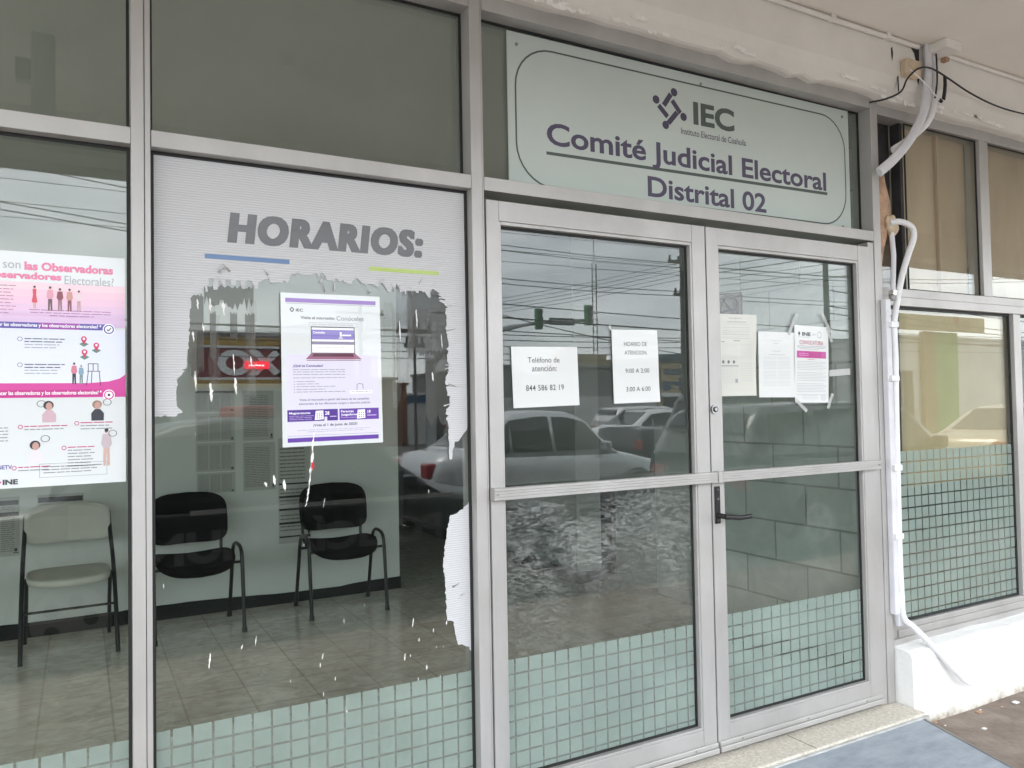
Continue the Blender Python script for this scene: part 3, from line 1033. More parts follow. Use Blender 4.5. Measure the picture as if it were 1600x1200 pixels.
# ================================================================== doors
def ribbed_bar(x0, x1, z0, z1, y0, y1, rib=4):
    m = MB()
    m.box(x0, x1, y0 + 0.003, y1, z0, z1, ALU)
    h = (z1 - z0) / rib
    for k in range(rib):
        m.cbox(x0 - 0.0004, x1 + 0.0004, y0, y0 + 0.006, z0 + k * h + 0.0009, z0 + (k + 1) * h - 0.0009, ALU, 0.0012)
    return m


def leaf(x0, x1, gx0, gx1, label, gmat):
    d = thing('glass_door', label, 'door', ((x0 + x1) / 2, 0.02, 0.1))
    m = MB()
    zt, zb, gt, gb = 2.219, 0.104, 2.135, 0.216
    m.cbox(x0, gx0 - 0.009, 0.0, 0.045, zb, zt, ALU, 0.0018)
    m.cbox(gx1 + 0.009, x1, 0.0, 0.045, zb, zt, ALU, 0.0018)
    m.cbox(gx0 - 0.0085, gx1 + 0.0085, 0.001, 0.044, gt + 0.013, zt, ALU, 0.0018)
    m.cbox(gx0 - 0.0085, gx1 + 0.0085, 0.001, 0.044, zb, gb - 0.012, ALU, 0.0018)
    # glazing beads
    m.cbox(gx0 - 0.0085, gx0, 0.003, 0.044, gb - 0.0115, gt + 0.0125, ALU, 0.0015)
    m.cbox(gx1, gx1 + 0.0085, 0.003, 0.044, gb - 0.0115, gt + 0.0125, ALU, 0.0015)
    m.cbox(gx0 + 0.0003, gx1 - 0.0003, 0.003, 0.044, gt, gt + 0.0125, ALU, 0.0015)
    m.cbox(gx0 + 0.0003, gx1 - 0.0003, 0.003, 0.044, gb - 0.0115, gb, ALU, 0.0015)
    m.build('door_frame', d)
    pane(gx0 + 0.0003, gx1 - 0.0003, gb + 0.0003, gt - 0.0003, 0.030, d, gmat, g=0.007)
    m = MB()
    m.cbox(x0 + 0.002, x1 - 0.002, -0.016, -0.0005, 0.106, 0.128, ALU, 0.003)
    m.cbox(x0 + 0.002, x1 - 0.002, -0.010, -0.0004, 0.1285, 0.147, ALU, 0.003)
    for x in (x0 + 0.12, (x0 + x1) / 2, x1 - 0.12):
        m.cyl((x, -0.0099, 0.138), (x, -0.0125, 0.138), 0.004, ALU_D, 10)
    m.build('door_sweep', d)
    return d


dl = leaf(1.2315, 2.2275, 1.289, 2.150, 'left glass door leaf with the telephone notice and soapy smears', GLASS_S)
dr_ = leaf(2.2345, 3.2405, 2.303, 3.158, 'right glass door leaf with three taped papers and black lever handle', GLASS_D)
m = ribbed_bar(1.2285, 2.2335, 1.181, 1.222, -0.034, -0.001)
pb = m.build('push_bar', dl)
m = MB(); m.cyl((1.2405, -0.0335, 1.201), (1.2405, -0.036, 1.201), 0.005, ALU_D, 10); m.build('screw', pb)
m = ribbed_bar(2.262, 3.2385, 1.181, 1.222, -0.034, -0.001)
m.cbox(2.2395, 2.2615, -0.034, -0.001, 1.178, 1.225, ALU, 0.003)
pb = m.build('push_bar', dr_)
m = MB(); m.cyl((3.227, -0.0335, 1.201), (3.227, -0.036, 1.201), 0.005, ALU_D, 10); m.build('screw', pb)
m = MB()
m.cbox(2.2435, 2.271, -0.007, -0.0003, 1.012, 1.163, BLACKM, 0.003)
hp = m.build('handle_plate', dr_)
m = MB()
m.cyl((2.257, -0.0065, 1.046), (2.257, -0.05, 1.045), 0.011, BLACKM, 14)
m.tube(smooth_path([(2.255, -0.048, 1.044), (2.285, -0.055, 1.041), (2.33, -0.056, 1.036), (2.392, -0.052, 1.037)]), 0.0098, BLACKM, 10, 0.75)
m.build('lever', hp)
for z in (1.150, 1.112, 1.026):
    m = MB(); m.cyl((2.257, -0.0068, z), (2.257, -0.009, z), 0.0042 if z != 1.112 else 0.0065, CHROME, 12); m.build('screw', hp)
m = MB()
m.cyl((2.2535, -0.0003, 1.474), (2.2535, -0.010, 1.474), 0.019, CHROME, 28)
m.cyl((2.2535, -0.0101, 1.474), (2.2535, -0.0125, 1.474), 0.012, BLACKM, 20)
m.cyl((2.2535, -0.0126, 1.474), (2.2535, -0.0145, 1.474), 0.0075, CHROME, 20)
m.build('lock_cylinder', dr_)
mosaic(1.2995, 2.1395, 0.6185, 0.225, 0.0288, 1.327, 'frosted film of small squares on the foot of the left door')
mosaic(2.3135, 3.1475, 0.631, 0.225, 0.0288, 2.354, 'frosted film of small squares on the foot of the right door', band=[(2.325, 0.545), (2.41, 0.565), (2.50, 0.515), (2.62, 0.50), (2.74, 0.445), (2.88, 0.42), (2.98, 0.365), (3.10, 0.345), (3.12, 0.285), (2.98, 0.29), (2.86, 0.345), (2.72, 0.37), (2.60, 0.425), (2.47, 0.45), (2.36, 0.49)])

# ================================================================== sign above the doors
s = Sheet((1.358, 2.866), (3.205, 2.876), (3.205, 2.300), (1.358, 2.300), 0.0615, SIGN, thick=0.0032)


def su(x): return (x - 1.358) / 1.85
def sv(x, z):
    u = su(x)
    return (2.872 + 0.031 * u - z) / (0.565 + 0.025 * u)


DKG = ink(72, 84, 80); VIO = ink(74, 66, 92); VIO2 = ink(66, 60, 84)
L = []
rx, rz = 0.085, 0.27
cs = [(su(1.391), 0.075), (su(3.178), 0.075), (su(3.178), 0.965), (su(1.391), 0.985)]
for (cx, cy_), (sx, sy), a0 in zip(cs, [(1, 1), (-1, 1), (-1, -1), (1, -1)], [180, 90, 0, 270]):
    for q in range(9):
        an = R(a0 - q * 11.25)
        L.append((cx + sx * rx + rx * math.cos(an), cy_ + sy * rz - rz * math.sin(an)))
n = len(L)
for k in range(n):
    a, b = L[k], L[(k + 1) % n]
    s.line(*a, *b, 0.0115, DKG, asp=0.32)
s.text('Comité Judicial Electoral', su(1.521), 0.548, su(3.042), 0.745, VIO, bold=0.022)
# underline and second line
s.poly([(su(1.518), sv(1.518, 2.452)), (su(3.049), sv(3.049, 2.485)), (su(3.048), sv(3.048, 2.471)), (su(1.518), sv(1.518, 2.440))], DKG)
s.text('Distrital 02', su(1.991), sv(1.991, 2.424), su(2.650), sv(2.3, 2.340), VIO, bold=0.022)
s.text('IEC', su(2.240), sv(2.24, 2.772), su(2.471), sv(2.24, 2.673), DKG, bold=0.035)
s.text('Instituto Electoral de Coahuila', su(2.172), sv(2.172, 2.650), su(2.536), sv(2.4, 2.625), VIO2, bold=0.004)
for x, z in [(2.139, 2.791), (2.044, 2.743), (2.187, 2.696), (2.091, 2.646)]:
    s.disc(su(x), sv(x, z), 0.0094, 0.030, VIO2)
for (ax, az), (bx, bz) in [((.0069, .0610), (-.0316, .0072)), ((.0128, .0357), (.055, -.0098)), ((.038, -.010), (-.010, -.063)), ((-.0586, .0026), (-.0129, -.037))]:
    x0, z0, x1, z1 = 2.115 + ax, 2.719 + az, 2.115 + bx, 2.719 + bz
    s.line(su(x0), sv(x0, z0), su(x1), sv(x1, z1), 0.038, VIO2, asp=0.32)
sg = one('office_sign', s, 'pale green sign reading Comité Judicial Electoral Distrital 02 above the doors', 'sign')
for x, z in [(1.398, 2.822), (2.283, 2.838), (3.163, 2.843), (3.145, 2.318)]:
    m = MB(); m.cyl((x, 0.0612, z), (x, 0.0575, z), 0.006, ALU_D, 12); m.build('screw', sg)

# ================================================================== posters and papers
GR = ink(138, 138, 146); GR2 = ink(162, 162, 168); GR3 = ink(190, 190, 194); DK = ink(60, 60, 66); WH = ink(246, 246, 248)
# --- magenta and purple poster on the left pane
s = Sheet((-0.183, 1.934), (0.1105, 1.934), (0.1115, 1.311), (-0.183, 1.310), 0.0385, POSTERW, u0=-1.05)
PNK = ink(226, 120, 160); MAG = ink(206, 60, 150); PUR = ink(86, 70, 160); LIL = ink(222, 226, 240)
s.text('¿Quiénes son', -0.38, 0.036, 0.155, 0.083, GR2, bold=0.0)
s.text('las Observadoras', 0.185, 0.040, 0.90, 0.0775, PNK, bold=0.045)
s.text('y los Observadores', -0.36, 0.085, 0.475, 0.125, PNK, bold=0.045)
s.text('Electorales?', 0.50, 0.092, 0.905, 0.130, GR2)
cols = [(238, 206, 216), (236, 196, 212), (230, 190, 212), (222, 186, 214), (214, 182, 214), (208, 178, 212)]
for k, c in enumerate(cols):
    v0 = 0.128 + k * 0.0312
    s.rect(-1.05, v0, 1.0, v0 + 0.0312, ink(*c), 0.0003)
for k in range(9):
    s.greek(-0.9, 0.12 - 0.02 * (k % 3), 0.145 + k * 0.0145, 0.005, ink(170, 120, 150), k, 0.0006)


def figure(u, v, h, top, legs, hair=(60, 40, 40), skirt=False):
    w = h * 0.32 * 2.0
    SK = ink(206, 150, 130)
    s.disc(u, v + h * 0.075, w * 0.15, h * 0.06, SK, 0.0009, 12)
    s.disc(u, v + h * 0.05, w * 0.16, h * 0.05, ink(*hair), 0.0011, 12)
    if skirt:
        s.poly([(u - w * .24, v + h * .15), (u + w * .24, v + h * .15), (u + w * .2, v + h * .4), (u + w * .36, v + h * .74), (u - w * .36, v + h * .74), (u - w * .2, v + h * .4)], ink(*top), 0.0009)
        s.rect(u - w * .14, v + h * .74, u - w * .03, v + h, SK, 0.0007); s.rect(u + w * .03, v + h * .74, u + w * .14, v + h, SK, 0.0007)
    else:
        s.poly([(u - w * .3, v + h * .15), (u + w * .3, v + h * .15), (u + w * .42, v + h * .42), (u + w * .24, v + h * .52), (u - w * .24, v + h * .52), (u - w * .42, v + h * .42)], ink(*top), 0.0009)
        s.poly([(u - w * .24, v + h * .52), (u + w * .24, v + h * .52), (u + w * .26, v + h), (u + w * .06, v + h), (u, v + h * .62), (u - w * .06, v + h), (u - w * .26, v + h)], ink(*legs), 0.0007)


figure(0.263, 0.142, 0.098, (206, 40, 70), (0, 0, 0), skirt=True)
figure(0.385, 0.142, 0.106, (216, 150, 170), (90, 50, 60))
figure(0.463, 0.148, 0.100, (130, 40, 60), (150, 100, 116))
figure(0.540, 0.148, 0.100, (200, 140, 130), (120, 50, 66))
figure(0.615, 0.154, 0.090, (225, 205, 210), (190, 150, 150))
for k, (a_, b_) in enumerate([(0.22, 0.88), (0.23, 0.88), (0.38, 0.74)]):
    s.greek(a_, b_, 0.244 + k * 0.0115, 0.0045, ink(150, 90, 150), k + 20, 0.0006)
s.rect(-1.05, 0.325, 1.0, 0.575, LIL, 0.0003)
s.rect(-1.05, 0.300, 0.83, 0.327, PUR, 0.0006)
s.rect(0.30, 0.300, 0.62, 0.327, ink(150, 60, 160), 0.0007)
s.text('¿Qué pueden hacer las observadoras y los observadores electorales? *', -0.28, 0.3035, 0.80, 0.3235, WH, bold=0.02, w=0.0010)
s.disc(0.862, 0.322, 0.052, 0.025, WH, 0.0008); s.ring(0.862, 0.322, 0.043, 0.0205, 0.24, PUR, 0.0012)
s.line(0.845, 0.322, 0.857, 0.329, 0.004, DK, 0.0014, 2.1); s.line(0.857, 0.329, 0.880, 0.315, 0.004, DK, 0.0014, 2.1)
for k, v in enumerate((0.372, 0.482)):
    s.ring(0.15, v, 0.020, 0.0095, 0.2, DK, 0.0006)
    for q in range(4):
        s.greek(0.185, 0.50 - 0.02 * q, v - 0.004 + q * 0.0125, 0.0055, (DK if q < 2 else GR2), 40 + q + k * 7, 0.0006)
    for q in range(4):
        s.greek(-0.8, -0.05, v + q * 0.0125, 0.0055, GR2, 80 + q + k * 7, 0.0006)
for u, v in ((0.655, 0.375), (0.757, 0.402), (0.660, 0.432)):
    s.poly([(u - .04, v + .014), (u, v + .004), (u + .04, v + .014), (u, v + .026)], ink(90, 130, 116), 0.0006)
    s.disc(u, v - .008, 0.024, 0.0125, ink(206, 54, 100), 0.0009); s.poly([(u - .018, v), (u + .018, v), (u, v + .018)], ink(196, 44, 90), 0.0008)
    s.disc(u, v - .009, 0.010, 0.0055, WH, 0.0012)
figure(0.575, 0.470, 0.094, (206, 120, 140), (50, 50, 60)); figure(0.632, 0.480, 0.084, (130, 160, 180), (120, 140, 140), hair=(150, 150, 150))
for q in ((0.69, 0.475, 0.77, 0.475), (0.69, 0.475, 0.69, 0.508), (0.77, 0.475, 0.77, 0.508), (0.68, 0.508, 0.79, 0.508), (0.69, 0.51, 0.675, 0.57), (0.78, 0.51, 0.79, 0.57), (0.72, 0.51, 0.715, 0.56), (0.73, 0.475, 0.73, 0.505)):
    s.line(*q, 0.003, DK, 0.0006, 2.1)
s.poly([(-1.05, 0.560), (0.70, 0.560), (0.86, 0.553), (0.95, 0.540), (1.0, 0.522), (1.0, 0.622), (-1.05, 0.622)], MAG, 0.0006)
s.rect(-1.05, 0.588, 0.80, 0.618, ink(190, 44, 134), 0.0009)
s.text('¿Qué no pueden hacer las observadoras y los observadores electorales? *', -0.28, 0.592, 0.80, 0.6145, WH, bold=0.02, w=0.0012)
s.disc(0.860, 0.613, 0.050, 0.024, WH, 0.0010); s.ring(0.860, 0.613, 0.042, 0.020, 0.25, MAG, 0.0014); s.disc(0.86, 0.613, 0.012, 0.006, DK, 0.0014)
GP = ink(150, 132, 138); GP2 = ink(60, 56, 64)


def bust(u, v, h, top, hair):
    s.disc(u, v + h * .22, h * .30, h * .19, ink(190, 150, 140), 0.0008, 14)
    s.disc(u - h * .05, v + h * .17, h * .47, h * .22, ink(*hair), 0.0007, 14)
    s.poly([(u - h * .25, v + h * .40), (u + h * .25, v + h * .40), (u + h * .62, v + h * .62), (u + h * .60, v + h), (u - h * .60, v + h), (u - h * .62, v + h * .62)], ink(*top), 0.0006)


bust(0.375, 0.640, 0.088, (200, 170, 180), (50, 44, 50)); bust(0.765, 0.640, 0.085, (50, 50, 62), (150, 120, 104))
bust(0.270, 0.808, 0.090, (220, 216, 220), (50, 44, 50)); figure(0.838, 0.760, 0.165, (190, 176, 182), (200, 170, 160), hair=(50, 44, 50))
for u, v in ((0.315, 0.648), (0.845, 0.645), (0.345, 0.797), (0.89, 0.783)):
    s.ring(u, v, 0.036, 0.0145, 0.14, DK, 0.0011)
for u, v, e_, n in ((0.153, 0.745, 0.52, 2), (0.595, 0.735, 0.89, 3), (0.106, 0.917, 0.40, 2), (0.492, 0.840, 0.74, 7)):
    s.ring(u, v, 0.019, 0.0095, 0.3, ink(190, 40, 110), 0.0006)
    for q in range(n):
        s.greek(u + 0.03, e_ - 0.03 * (q % 2), v - 0.004 + q * 0.0135, 0.0055, ink(190, 40, 110) if q == 0 else GR, 100 + q, 0.0006)
for q in range(5):
    s.greek(-0.8, 0.06, 0.745 + q * 0.0135, 0.0055, GR, 130 + q, 0.0006)
for q in ((0.30, 0.905, 0.84, 0.905), (0.30, 0.962, 0.84, 0.962), (0.30, 0.905, 0.30, 0.962), (0.84, 0.905, 0.84, 0.962)):
    s.line(*q, 0.002, GR2, 0.0006, 2.1)
for q in range(3):
    s.greek(0.33, 0.81 - 0.05 * q, 0.916 + q * 0.0125, 0.0055, GR, 140 + q, 0.0006)
s.text('INETV', -0.03, 0.948 - 0.045, 0.09, 0.920, ink(80, 70, 150), bold=0.02, w=0.0006)
s.text('INE', 0.02, 0.963, 0.135, 0.985, DK, bold=0.05, w=0.0006)
s.poly([(-0.035, 0.974), (-0.01, 0.963), (0.012, 0.974), (-0.01, 0.985)], MAG, 0.0006)
one('observer_poster', s, 'large magenta and purple poster about election observers on the left pane', 'poster')

# --- white and purple poster in the torn opening
s = Sheet((0.538, 1.862), (0.855, 1.865), (0.8605, 1.392), (0.5405, 1.388), 0.0375, POSTERW)
P1 = ink(150, 118, 190); P2 = ink(96, 52, 158); P3 = ink(76, 36, 140); LV = ink(218, 214, 230)
s.rect(0.045, 0.40, 0.965, 0.94, LV, 0.0002)
s.rect(0.045, 0.033, 0.955, 0.060, P1, 0.0004); s.rect(0.045, 0.066, 0.955, 0.069, GR2, 0.0004)
for a_, b_ in (((0.088, 0.108), (0.108, 0.123)), ((0.108, 0.123), (0.125, 0.107)), ((0.125, 0.107), (0.105, 0.094)), ((0.105, 0.094), (0.088, 0.108))):
    s.line(*a_, *b_, 0.006, DK, 0.0004, 1.5)
s.text('IEC', 0.145, 0.101, 0.215, 0.120, DK, bold=0.02)
s.text('Visita el micrositio', 0.19, 0.149, 0.525, 0.168, DK, bold=0.01)
s.text('Conóceles', 0.545, 0.141, 0.825, 0.172, GR, bold=0.0)
for q in ((0.27, 0.190, 0.755, 0.190), (0.27, 0.214, 0.755, 0.214), (0.27, 0.190, 0.27, 0.214), (0.755, 0.190, 0.755, 0.214)):
    s.line(*q, 0.002, GR2, 0.0004, 1.5)
s.greek(0.295, 0.73, 0.199, 0.008, GR3, 3)
s.rect(0.288, 0.216, 0.728, 0.392, DK, 0.0003); s.rect(0.296, 0.222, 0.720, 0.388, WH, 0.0006)
s.rect(0.296, 0.236, 0.720, 0.300, ink(140, 128, 196), 0.0008); s.rect(0.296, 0.275, 0.720, 0.2765, ink(90, 70, 150), 0.001)
s.rect(0.296, 0.314, 0.720, 0.334, ink(138, 132, 158), 0.0008); s.greek(0.33, 0.62, 0.352, 0.003, GR2, 7, 0.0008)
s.text('Conóceles', 0.308, 0.247, 0.425, 0.262, WH, bold=0.02, w=0.0012)
s.rect(0.575, 0.250, 0.594, 0.292, WH, 0.0011); s.rect(0.565, 0.286, 0.604, 0.295, WH, 0.0011); s.rect(0.598, 0.266, 0.690, 0.276, WH, 0.0011)
s.poly([(0.288, 0.392), (0.728, 0.392), (0.795, 0.432), (0.232, 0.432)], ink(150, 92, 118), 0.0006); s.poly([(0.31, 0.395), (0.705, 0.395), (0.72, 0.414), (0.297, 0.414)], ink(84, 30, 56), 0.0009)
s.rect(0.242, 0.438, 0.785, 0.4415, ink(110, 60, 84), 0.0006)
s.text('¿Qué es Conóceles?', 0.107, 0.466, 0.400, 0.487, P3, bold=0.02)
for q, v in enumerate((0.498, 0.513, 0.530, 0.552)):
    s.greek(0.107, 0.62, v, 0.0055, GR, q + 3)
for q, v in enumerate((0.575, 0.592, 0.609, 0.627, 0.644)):
    s.disc(0.12, v + 0.003, 0.004, 0.003, DK); s.greek(0.14, (0.33, 0.36, 0.53, 0.42, 0.62)[q], v, 0.0055, GR, q + 13)
s.rect(0.665, 0.642, 0.895, 0.662, WH, 0.0006); s.greek(0.68, 0.88, 0.649, 0.005, GR, 9, 0.0008)
for q in ((0.74, 0.605, 0.74, 0.638), (0.74, 0.605, 0.76, 0.595), (0.76, 0.595, 0.80, 0.600), (0.80, 0.600, 0.805, 0.63)):
    s.line(*q, 0.003, DK, 0.0006, 1.5)
s.text('Visita el micrositio a partir del inicio de las campañas', 0.165, 0.690, 0.865, 0.709, ink(90, 70, 120), bold=0.006)
s.text('electorales de los diferentes cargos a elección judicial', 0.160, 0.716, 0.870, 0.735, ink(90, 70, 120), bold=0.006)
s.rect(0.048, 0.762, 0.540, 0.838, P3, 0.0004); s.rect(0.556, 0.762, 0.962, 0.838, P2, 0.0004)
s.text('Magistraturas', 0.066, 0.776, 0.268, 0.794, WH, bold=0.02, w=0.0008)
s.text('Personas', 0.572, 0.772, 0.700, 0.788, WH, bold=0.02, w=0.0008); s.text('Juzgadoras', 0.572, 0.794, 0.735, 0.813, WH, bold=0.02, w=0.0008)
for q in range(3):
    s.greek(0.066, 0.30, 0.801 + q * 0.011, 0.004, ink(190, 170, 220), q, 0.0008)
s.greek(0.572, 0.73, 0.820, 0.004, ink(190, 170, 220), 4, 0.0008)
for u in (0.320, 0.742):
    s.poly([(u, 0.772), (u + 0.075, 0.770), (u + 0.078, 0.828), (u - 0.01, 0.832)], WH, 0.0008)
    for q in range(3):
        for w_ in range(3):
            s.rect(u + 0.008 + 0.022 * w_, 0.788 + 0.013 * q, u + 0.022 + 0.022 * w_, 0.796 + 0.013 * q, ink(170, 150, 205), 0.001)
s.text('28', 0.412, 0.776, 0.455, 0.800, WH, bold=0.02, w=0.0008); s.text('19', 0.845, 0.776, 0.875, 0.798, WH, bold=0.02, w=0.0008)
s.greek(0.46, 0.53, 0.808, 0.008, ink(200, 180, 225), 2, 0.0008); s.greek(0.84, 0.95, 0.808, 0.008, ink(200, 180, 225), 5, 0.0008)
s.text('¡Vota el 1 de junio de 2025!', 0.295, 0.856, 0.735, 0.879, DK, bold=0.02)
s.greek(0.14, 0.87, 0.894, 0.004, GR2, 31); s.greek(0.23, 0.80, 0.906, 0.004, GR2, 32)
s.rect(0.048, 0.930, 0.955, 0.932, GR, 0.0004)
s.rect(0.048, 0.944, 0.955, 0.972, P2, 0.0004)
s.rect(0.405, 0.812, 0.432, 0.842, LV, 0.0012)
one('judicial_poster', s, 'white and purple judicial election poster in the torn opening of the HORARIOS film', 'poster')

# --- notices on the left door
s = Sheet((1.334, 1.712), (1.613, 1.716), (1.620, 1.501), (1.340, 1.494), 0.0265, PAPER, curl=lambda u, v: 0.004 * max(0, v - 0.7) ** 1.3 * max(0, u - 0.3) + 0.002 * math.sin(u * 5) * v)
TX = ink(40, 38, 38)
s.text('Teléfono de', 0.235, 0.175, 0.715, 0.265, TX); s.text('atención:', 0.29, 0.315, 0.668, 0.410, TX)
s.text('844 586 82 19', 0.19, 0.635, 0.765, 0.73, TX, bold=0.004, space=1.08)
one('phone_notice', s, 'white notice reading Teléfono de atención on the left door', 'notice')
s = Sheet((1.771, 1.786), (1.991, 1.790), (1.996, 1.508), (1.776, 1.504), 0.0262, PAPER, curl=lambda u, v: 0.006 * max(0, v - 0.72) * max(0, u - 0.55) * 8 + 0.002 * math.sin(v * 4) * u)
TX2 = ink(52, 52, 54)
s.text('HOARIO DE', 0.255, 0.165, 0.755, 0.224, TX2); s.text('ATENCION.', 0.258, 0.285, 0.755, 0.340, TX2)
s.text('9:00 A 2:00', 0.265, 0.530, 0.785, 0.590, TX2); s.text('3:00 A 6:00', 0.27, 0.780, 0.80, 0.842, TX2)
hn = one('hours_notice', s, 'white notice reading HOARIO DE ATENCION on the left door', 'notice')
m = MB()
m.add([(1.762, 0.0262, 1.786), (1.775, 0.0258, 1.777), (1.767, 0.0262, 1.805), (1.757, 0.0264, 1.798)], [(0, 1, 2, 3)], TAPE)
m.build('tape', hn)

# --- papers on the right door
s = Sheet((2.3105, 1.869), (2.532, 1.872), (2.520, 1.528), (2.3105, 1.527), 0.0262, PAPERC, curl=lambda u, v: 0.005 * max(0, u - 0.75) * 4 * math.sin(v * 6 + 1) * 0.5)
s.greek(0.28, 0.62, 0.045, 0.012, GR2, 1); s.greek(0.25, 0.75, 0.09, 0.008, GR, 2); s.greek(0.15, 0.8, 0.12, 0.007, GR3, 3)
s.line(0.46, 0.03, 0.46, 0.085, 0.004, GR2, 0.0004, 1.6)
for q in range(7):
    s.greek(0.12, 0.82, 0.16 + q * 0.022, 0.006, GR3 if q % 2 else GR2, 10 + q)
s.rect(0.09, 0.335, 0.16, 0.341, DK); s.rect(0.40, 0.322, 0.56, 0.328, DK)
for q in range(8):
    s.greek(0.10, 0.50, 0.365 + q * 0.024, 0.006, GR3, 30 + q); s.greek(0.58, 0.9, 0.365 + q * 0.024, 0.006, GR3, 50 + q)
for u in (0.12, 0.26, 0.40):
    s.disc(u, 0.585, 0.035, 0.022, GR); s.disc(u, 0.583, 0.015, 0.010, DK, 0.0006)
s.rect(0.06, 0.625, 0.52, 0.640, GR2)
for q in range(8):
    s.greek(0.08, 0.50, 0.655 + q * 0.026, 0.007, GR3, 70 + q); s.greek(0.58, 0.9, 0.60 + q * 0.030, 0.007, GR3, 90 + q)
s.rect(0.43, 0.79, 0.50, 0.84, GR2)
one('cream_notice', s, 'cream printed notice nearest the lock on the right door', 'notice')

s = Sheet((2.541, 1.802), (2.763, 1.803), (2.757, 1.518), (2.537, 1.520), 0.0262, PAPER)
s.greek(0.35, 0.65, 0.13, 0.012, GR3, 1); s.greek(0.40, 0.55, 0.165, 0.016, GR3, 2); s.greek(0.36, 0.6, 0.29, 0.008, GR2, 3); s.greek(0.28, 0.72, 0.345, 0.008, GR2, 4)
for q in range(21):
    if q not in (2, 9, 16):
        s.greek(0.13, 0.48, 0.385 + q * 0.0215, 0.006, GR3, 10 + q); s.greek(0.52, 0.86, 0.385 + q * 0.0215, 0.006, GR3, 40 + q)
one('white_notice', s, 'plain white two column notice between the cream and magenta notices', 'notice')

s = Sheet((2.760, 1.838), (2.979, 1.834), (2.969, 1.492), (2.754, 1.495), 0.0248, PAPER, curl=lambda u, v: 0.001 * math.sin(v * 5))
s.poly([(0.10, 0.105), (0.135, 0.075), (0.17, 0.105), (0.135, 0.14)], DK); s.text('INE', 0.22, 0.085, 0.47, 0.135, DK, bold=0.05)
s.greek(0.52, 0.62, 0.10, 0.03, GR3, 1); s.ring(0.73, 0.11, 0.06, 0.045, 0.2, GR2); s.rect(0.1, 0.150, 0.45, 0.154, GR2)
s.text('CONVOCATORIA', 0.14, 0.190, 0.84, 0.248, ink(176, 50, 90), bold=0.0)
s.greek(0.08, 0.92, 0.262, 0.008, GR, 2); s.greek(0.08, 0.88, 0.282, 0.008, GR, 3); s.greek(0.15, 0.7, 0.302, 0.008, GR2, 4)
s.rect(0.06, 0.330, 0.92, 0.420, ink(190, 60, 150)); s.rect(0.30, 0.330, 0.78, 0.420, ink(180, 36, 130), 0.0006)
s.greek(0.12, 0.4, 0.362, 0.008, ink(230, 170, 214), 5, 0.0008); s.greek(0.12, 0.4, 0.385, 0.008, ink(230, 170, 214), 6, 0.0008)
s.greek(0.38, 0.58, 0.435, 0.008, ink(200, 80, 140), 8)
for q in range(22):
    if q % 7 != 6:
        s.greek(0.06, 0.93 - 0.1 * (q % 3 == 2), 0.465 + q * 0.0205, 0.006, GR2, 20 + q)
for q in range(3):
    s.greek(0.22, 0.66, 0.905 + q * 0.022, 0.007, GR3, 60 + q)
s.ring(0.84, 0.935, 0.075, 0.035, 0.12, GR2); s.text('12', 0.80, 0.92, 0.88, 0.95, GR2)
cn = one('convocation_notice', s, 'taped notice with magenta band reading CONVOCATORIA on the right door', 'notice')
m = MB()
for (x, z, an, l) in ((2.757, 1.852, 58, 0.085), (2.968, 1.852, -58, 0.10), (2.79, 1.482, -38, 0.085), (2.978, 1.500, 62, 0.075), (2.735, 1.815, 60, 0.05), (2.985, 1.80, -66, 0.07)):
    c, q = math.cos(R(an)), math.sin(R(an)); w = 0.0085
    vs = []
    for k in range(5):
        t = (k / 4 - 0.5) * l
        yy = 0.0238 - 0.0012 * math.sin(k * 2.1)
        vs += [(x + c * t - q * w, yy, z + q * t + c * w), (x + c * t + q * w, yy, z + q * t - c * w)]
    m = MB()
    m.add(vs, [(2 * k, 2 * k + 1, 2 * k + 3, 2 * k + 2) for k in range(4)], TAPE)
    m.build('tape', cn)
s = Sheet((2.983, 1.640), (3.126, 1.648), (3.126, 1.619), (2.983, 1.611), 0.0290, TAPE)
one('tape_strip', s, 'strip of clear tape left on the right door beside the magenta notice', 'tape')

# no-smoking sticker, an etched outline on clear film
s = Sheet((2.3105, 1.952), (2.460, 1.968), (2.457, 1.845), (2.3105, 1.835), 0.0284, film_mat('clear_sticker_film', (0.72, 0.72, 0.74), 0.80))
SL = ink(104, 102, 108)
for q in ((0.02, 0.03, 0.90, 0.03), (0.90, 0.03, 0.95, 0.10), (0.95, 0.10, 0.95, 1.0)):
    s.line(*q, 0.03, SL, 0.0004, 0.8)
s.ring(0.50, 0.56, 0.36, 0.44, 0.10, SL, 0.0004)
s.line(0.26, 0.25, 0.75, 0.88, 0.05, SL, 0.0004, 0.8); s.line(0.26, 0.66, 0.76, 0.60, 0.07, SL, 0.0006, 0.8)
s.line(0.66, 0.52, 0.68, 0.40, 0.03, SL, 0.0006, 0.8); s.line(0.68, 0.40, 0.65, 0.30, 0.03, SL, 0.0006, 0.8); s.line(0.75, 0.52, 0.76, 0.38, 0.03, SL, 0.0006, 0.8)
one('no_smoking_sticker', s, 'faint square no smoking sticker above the cream notice', 'sticker')

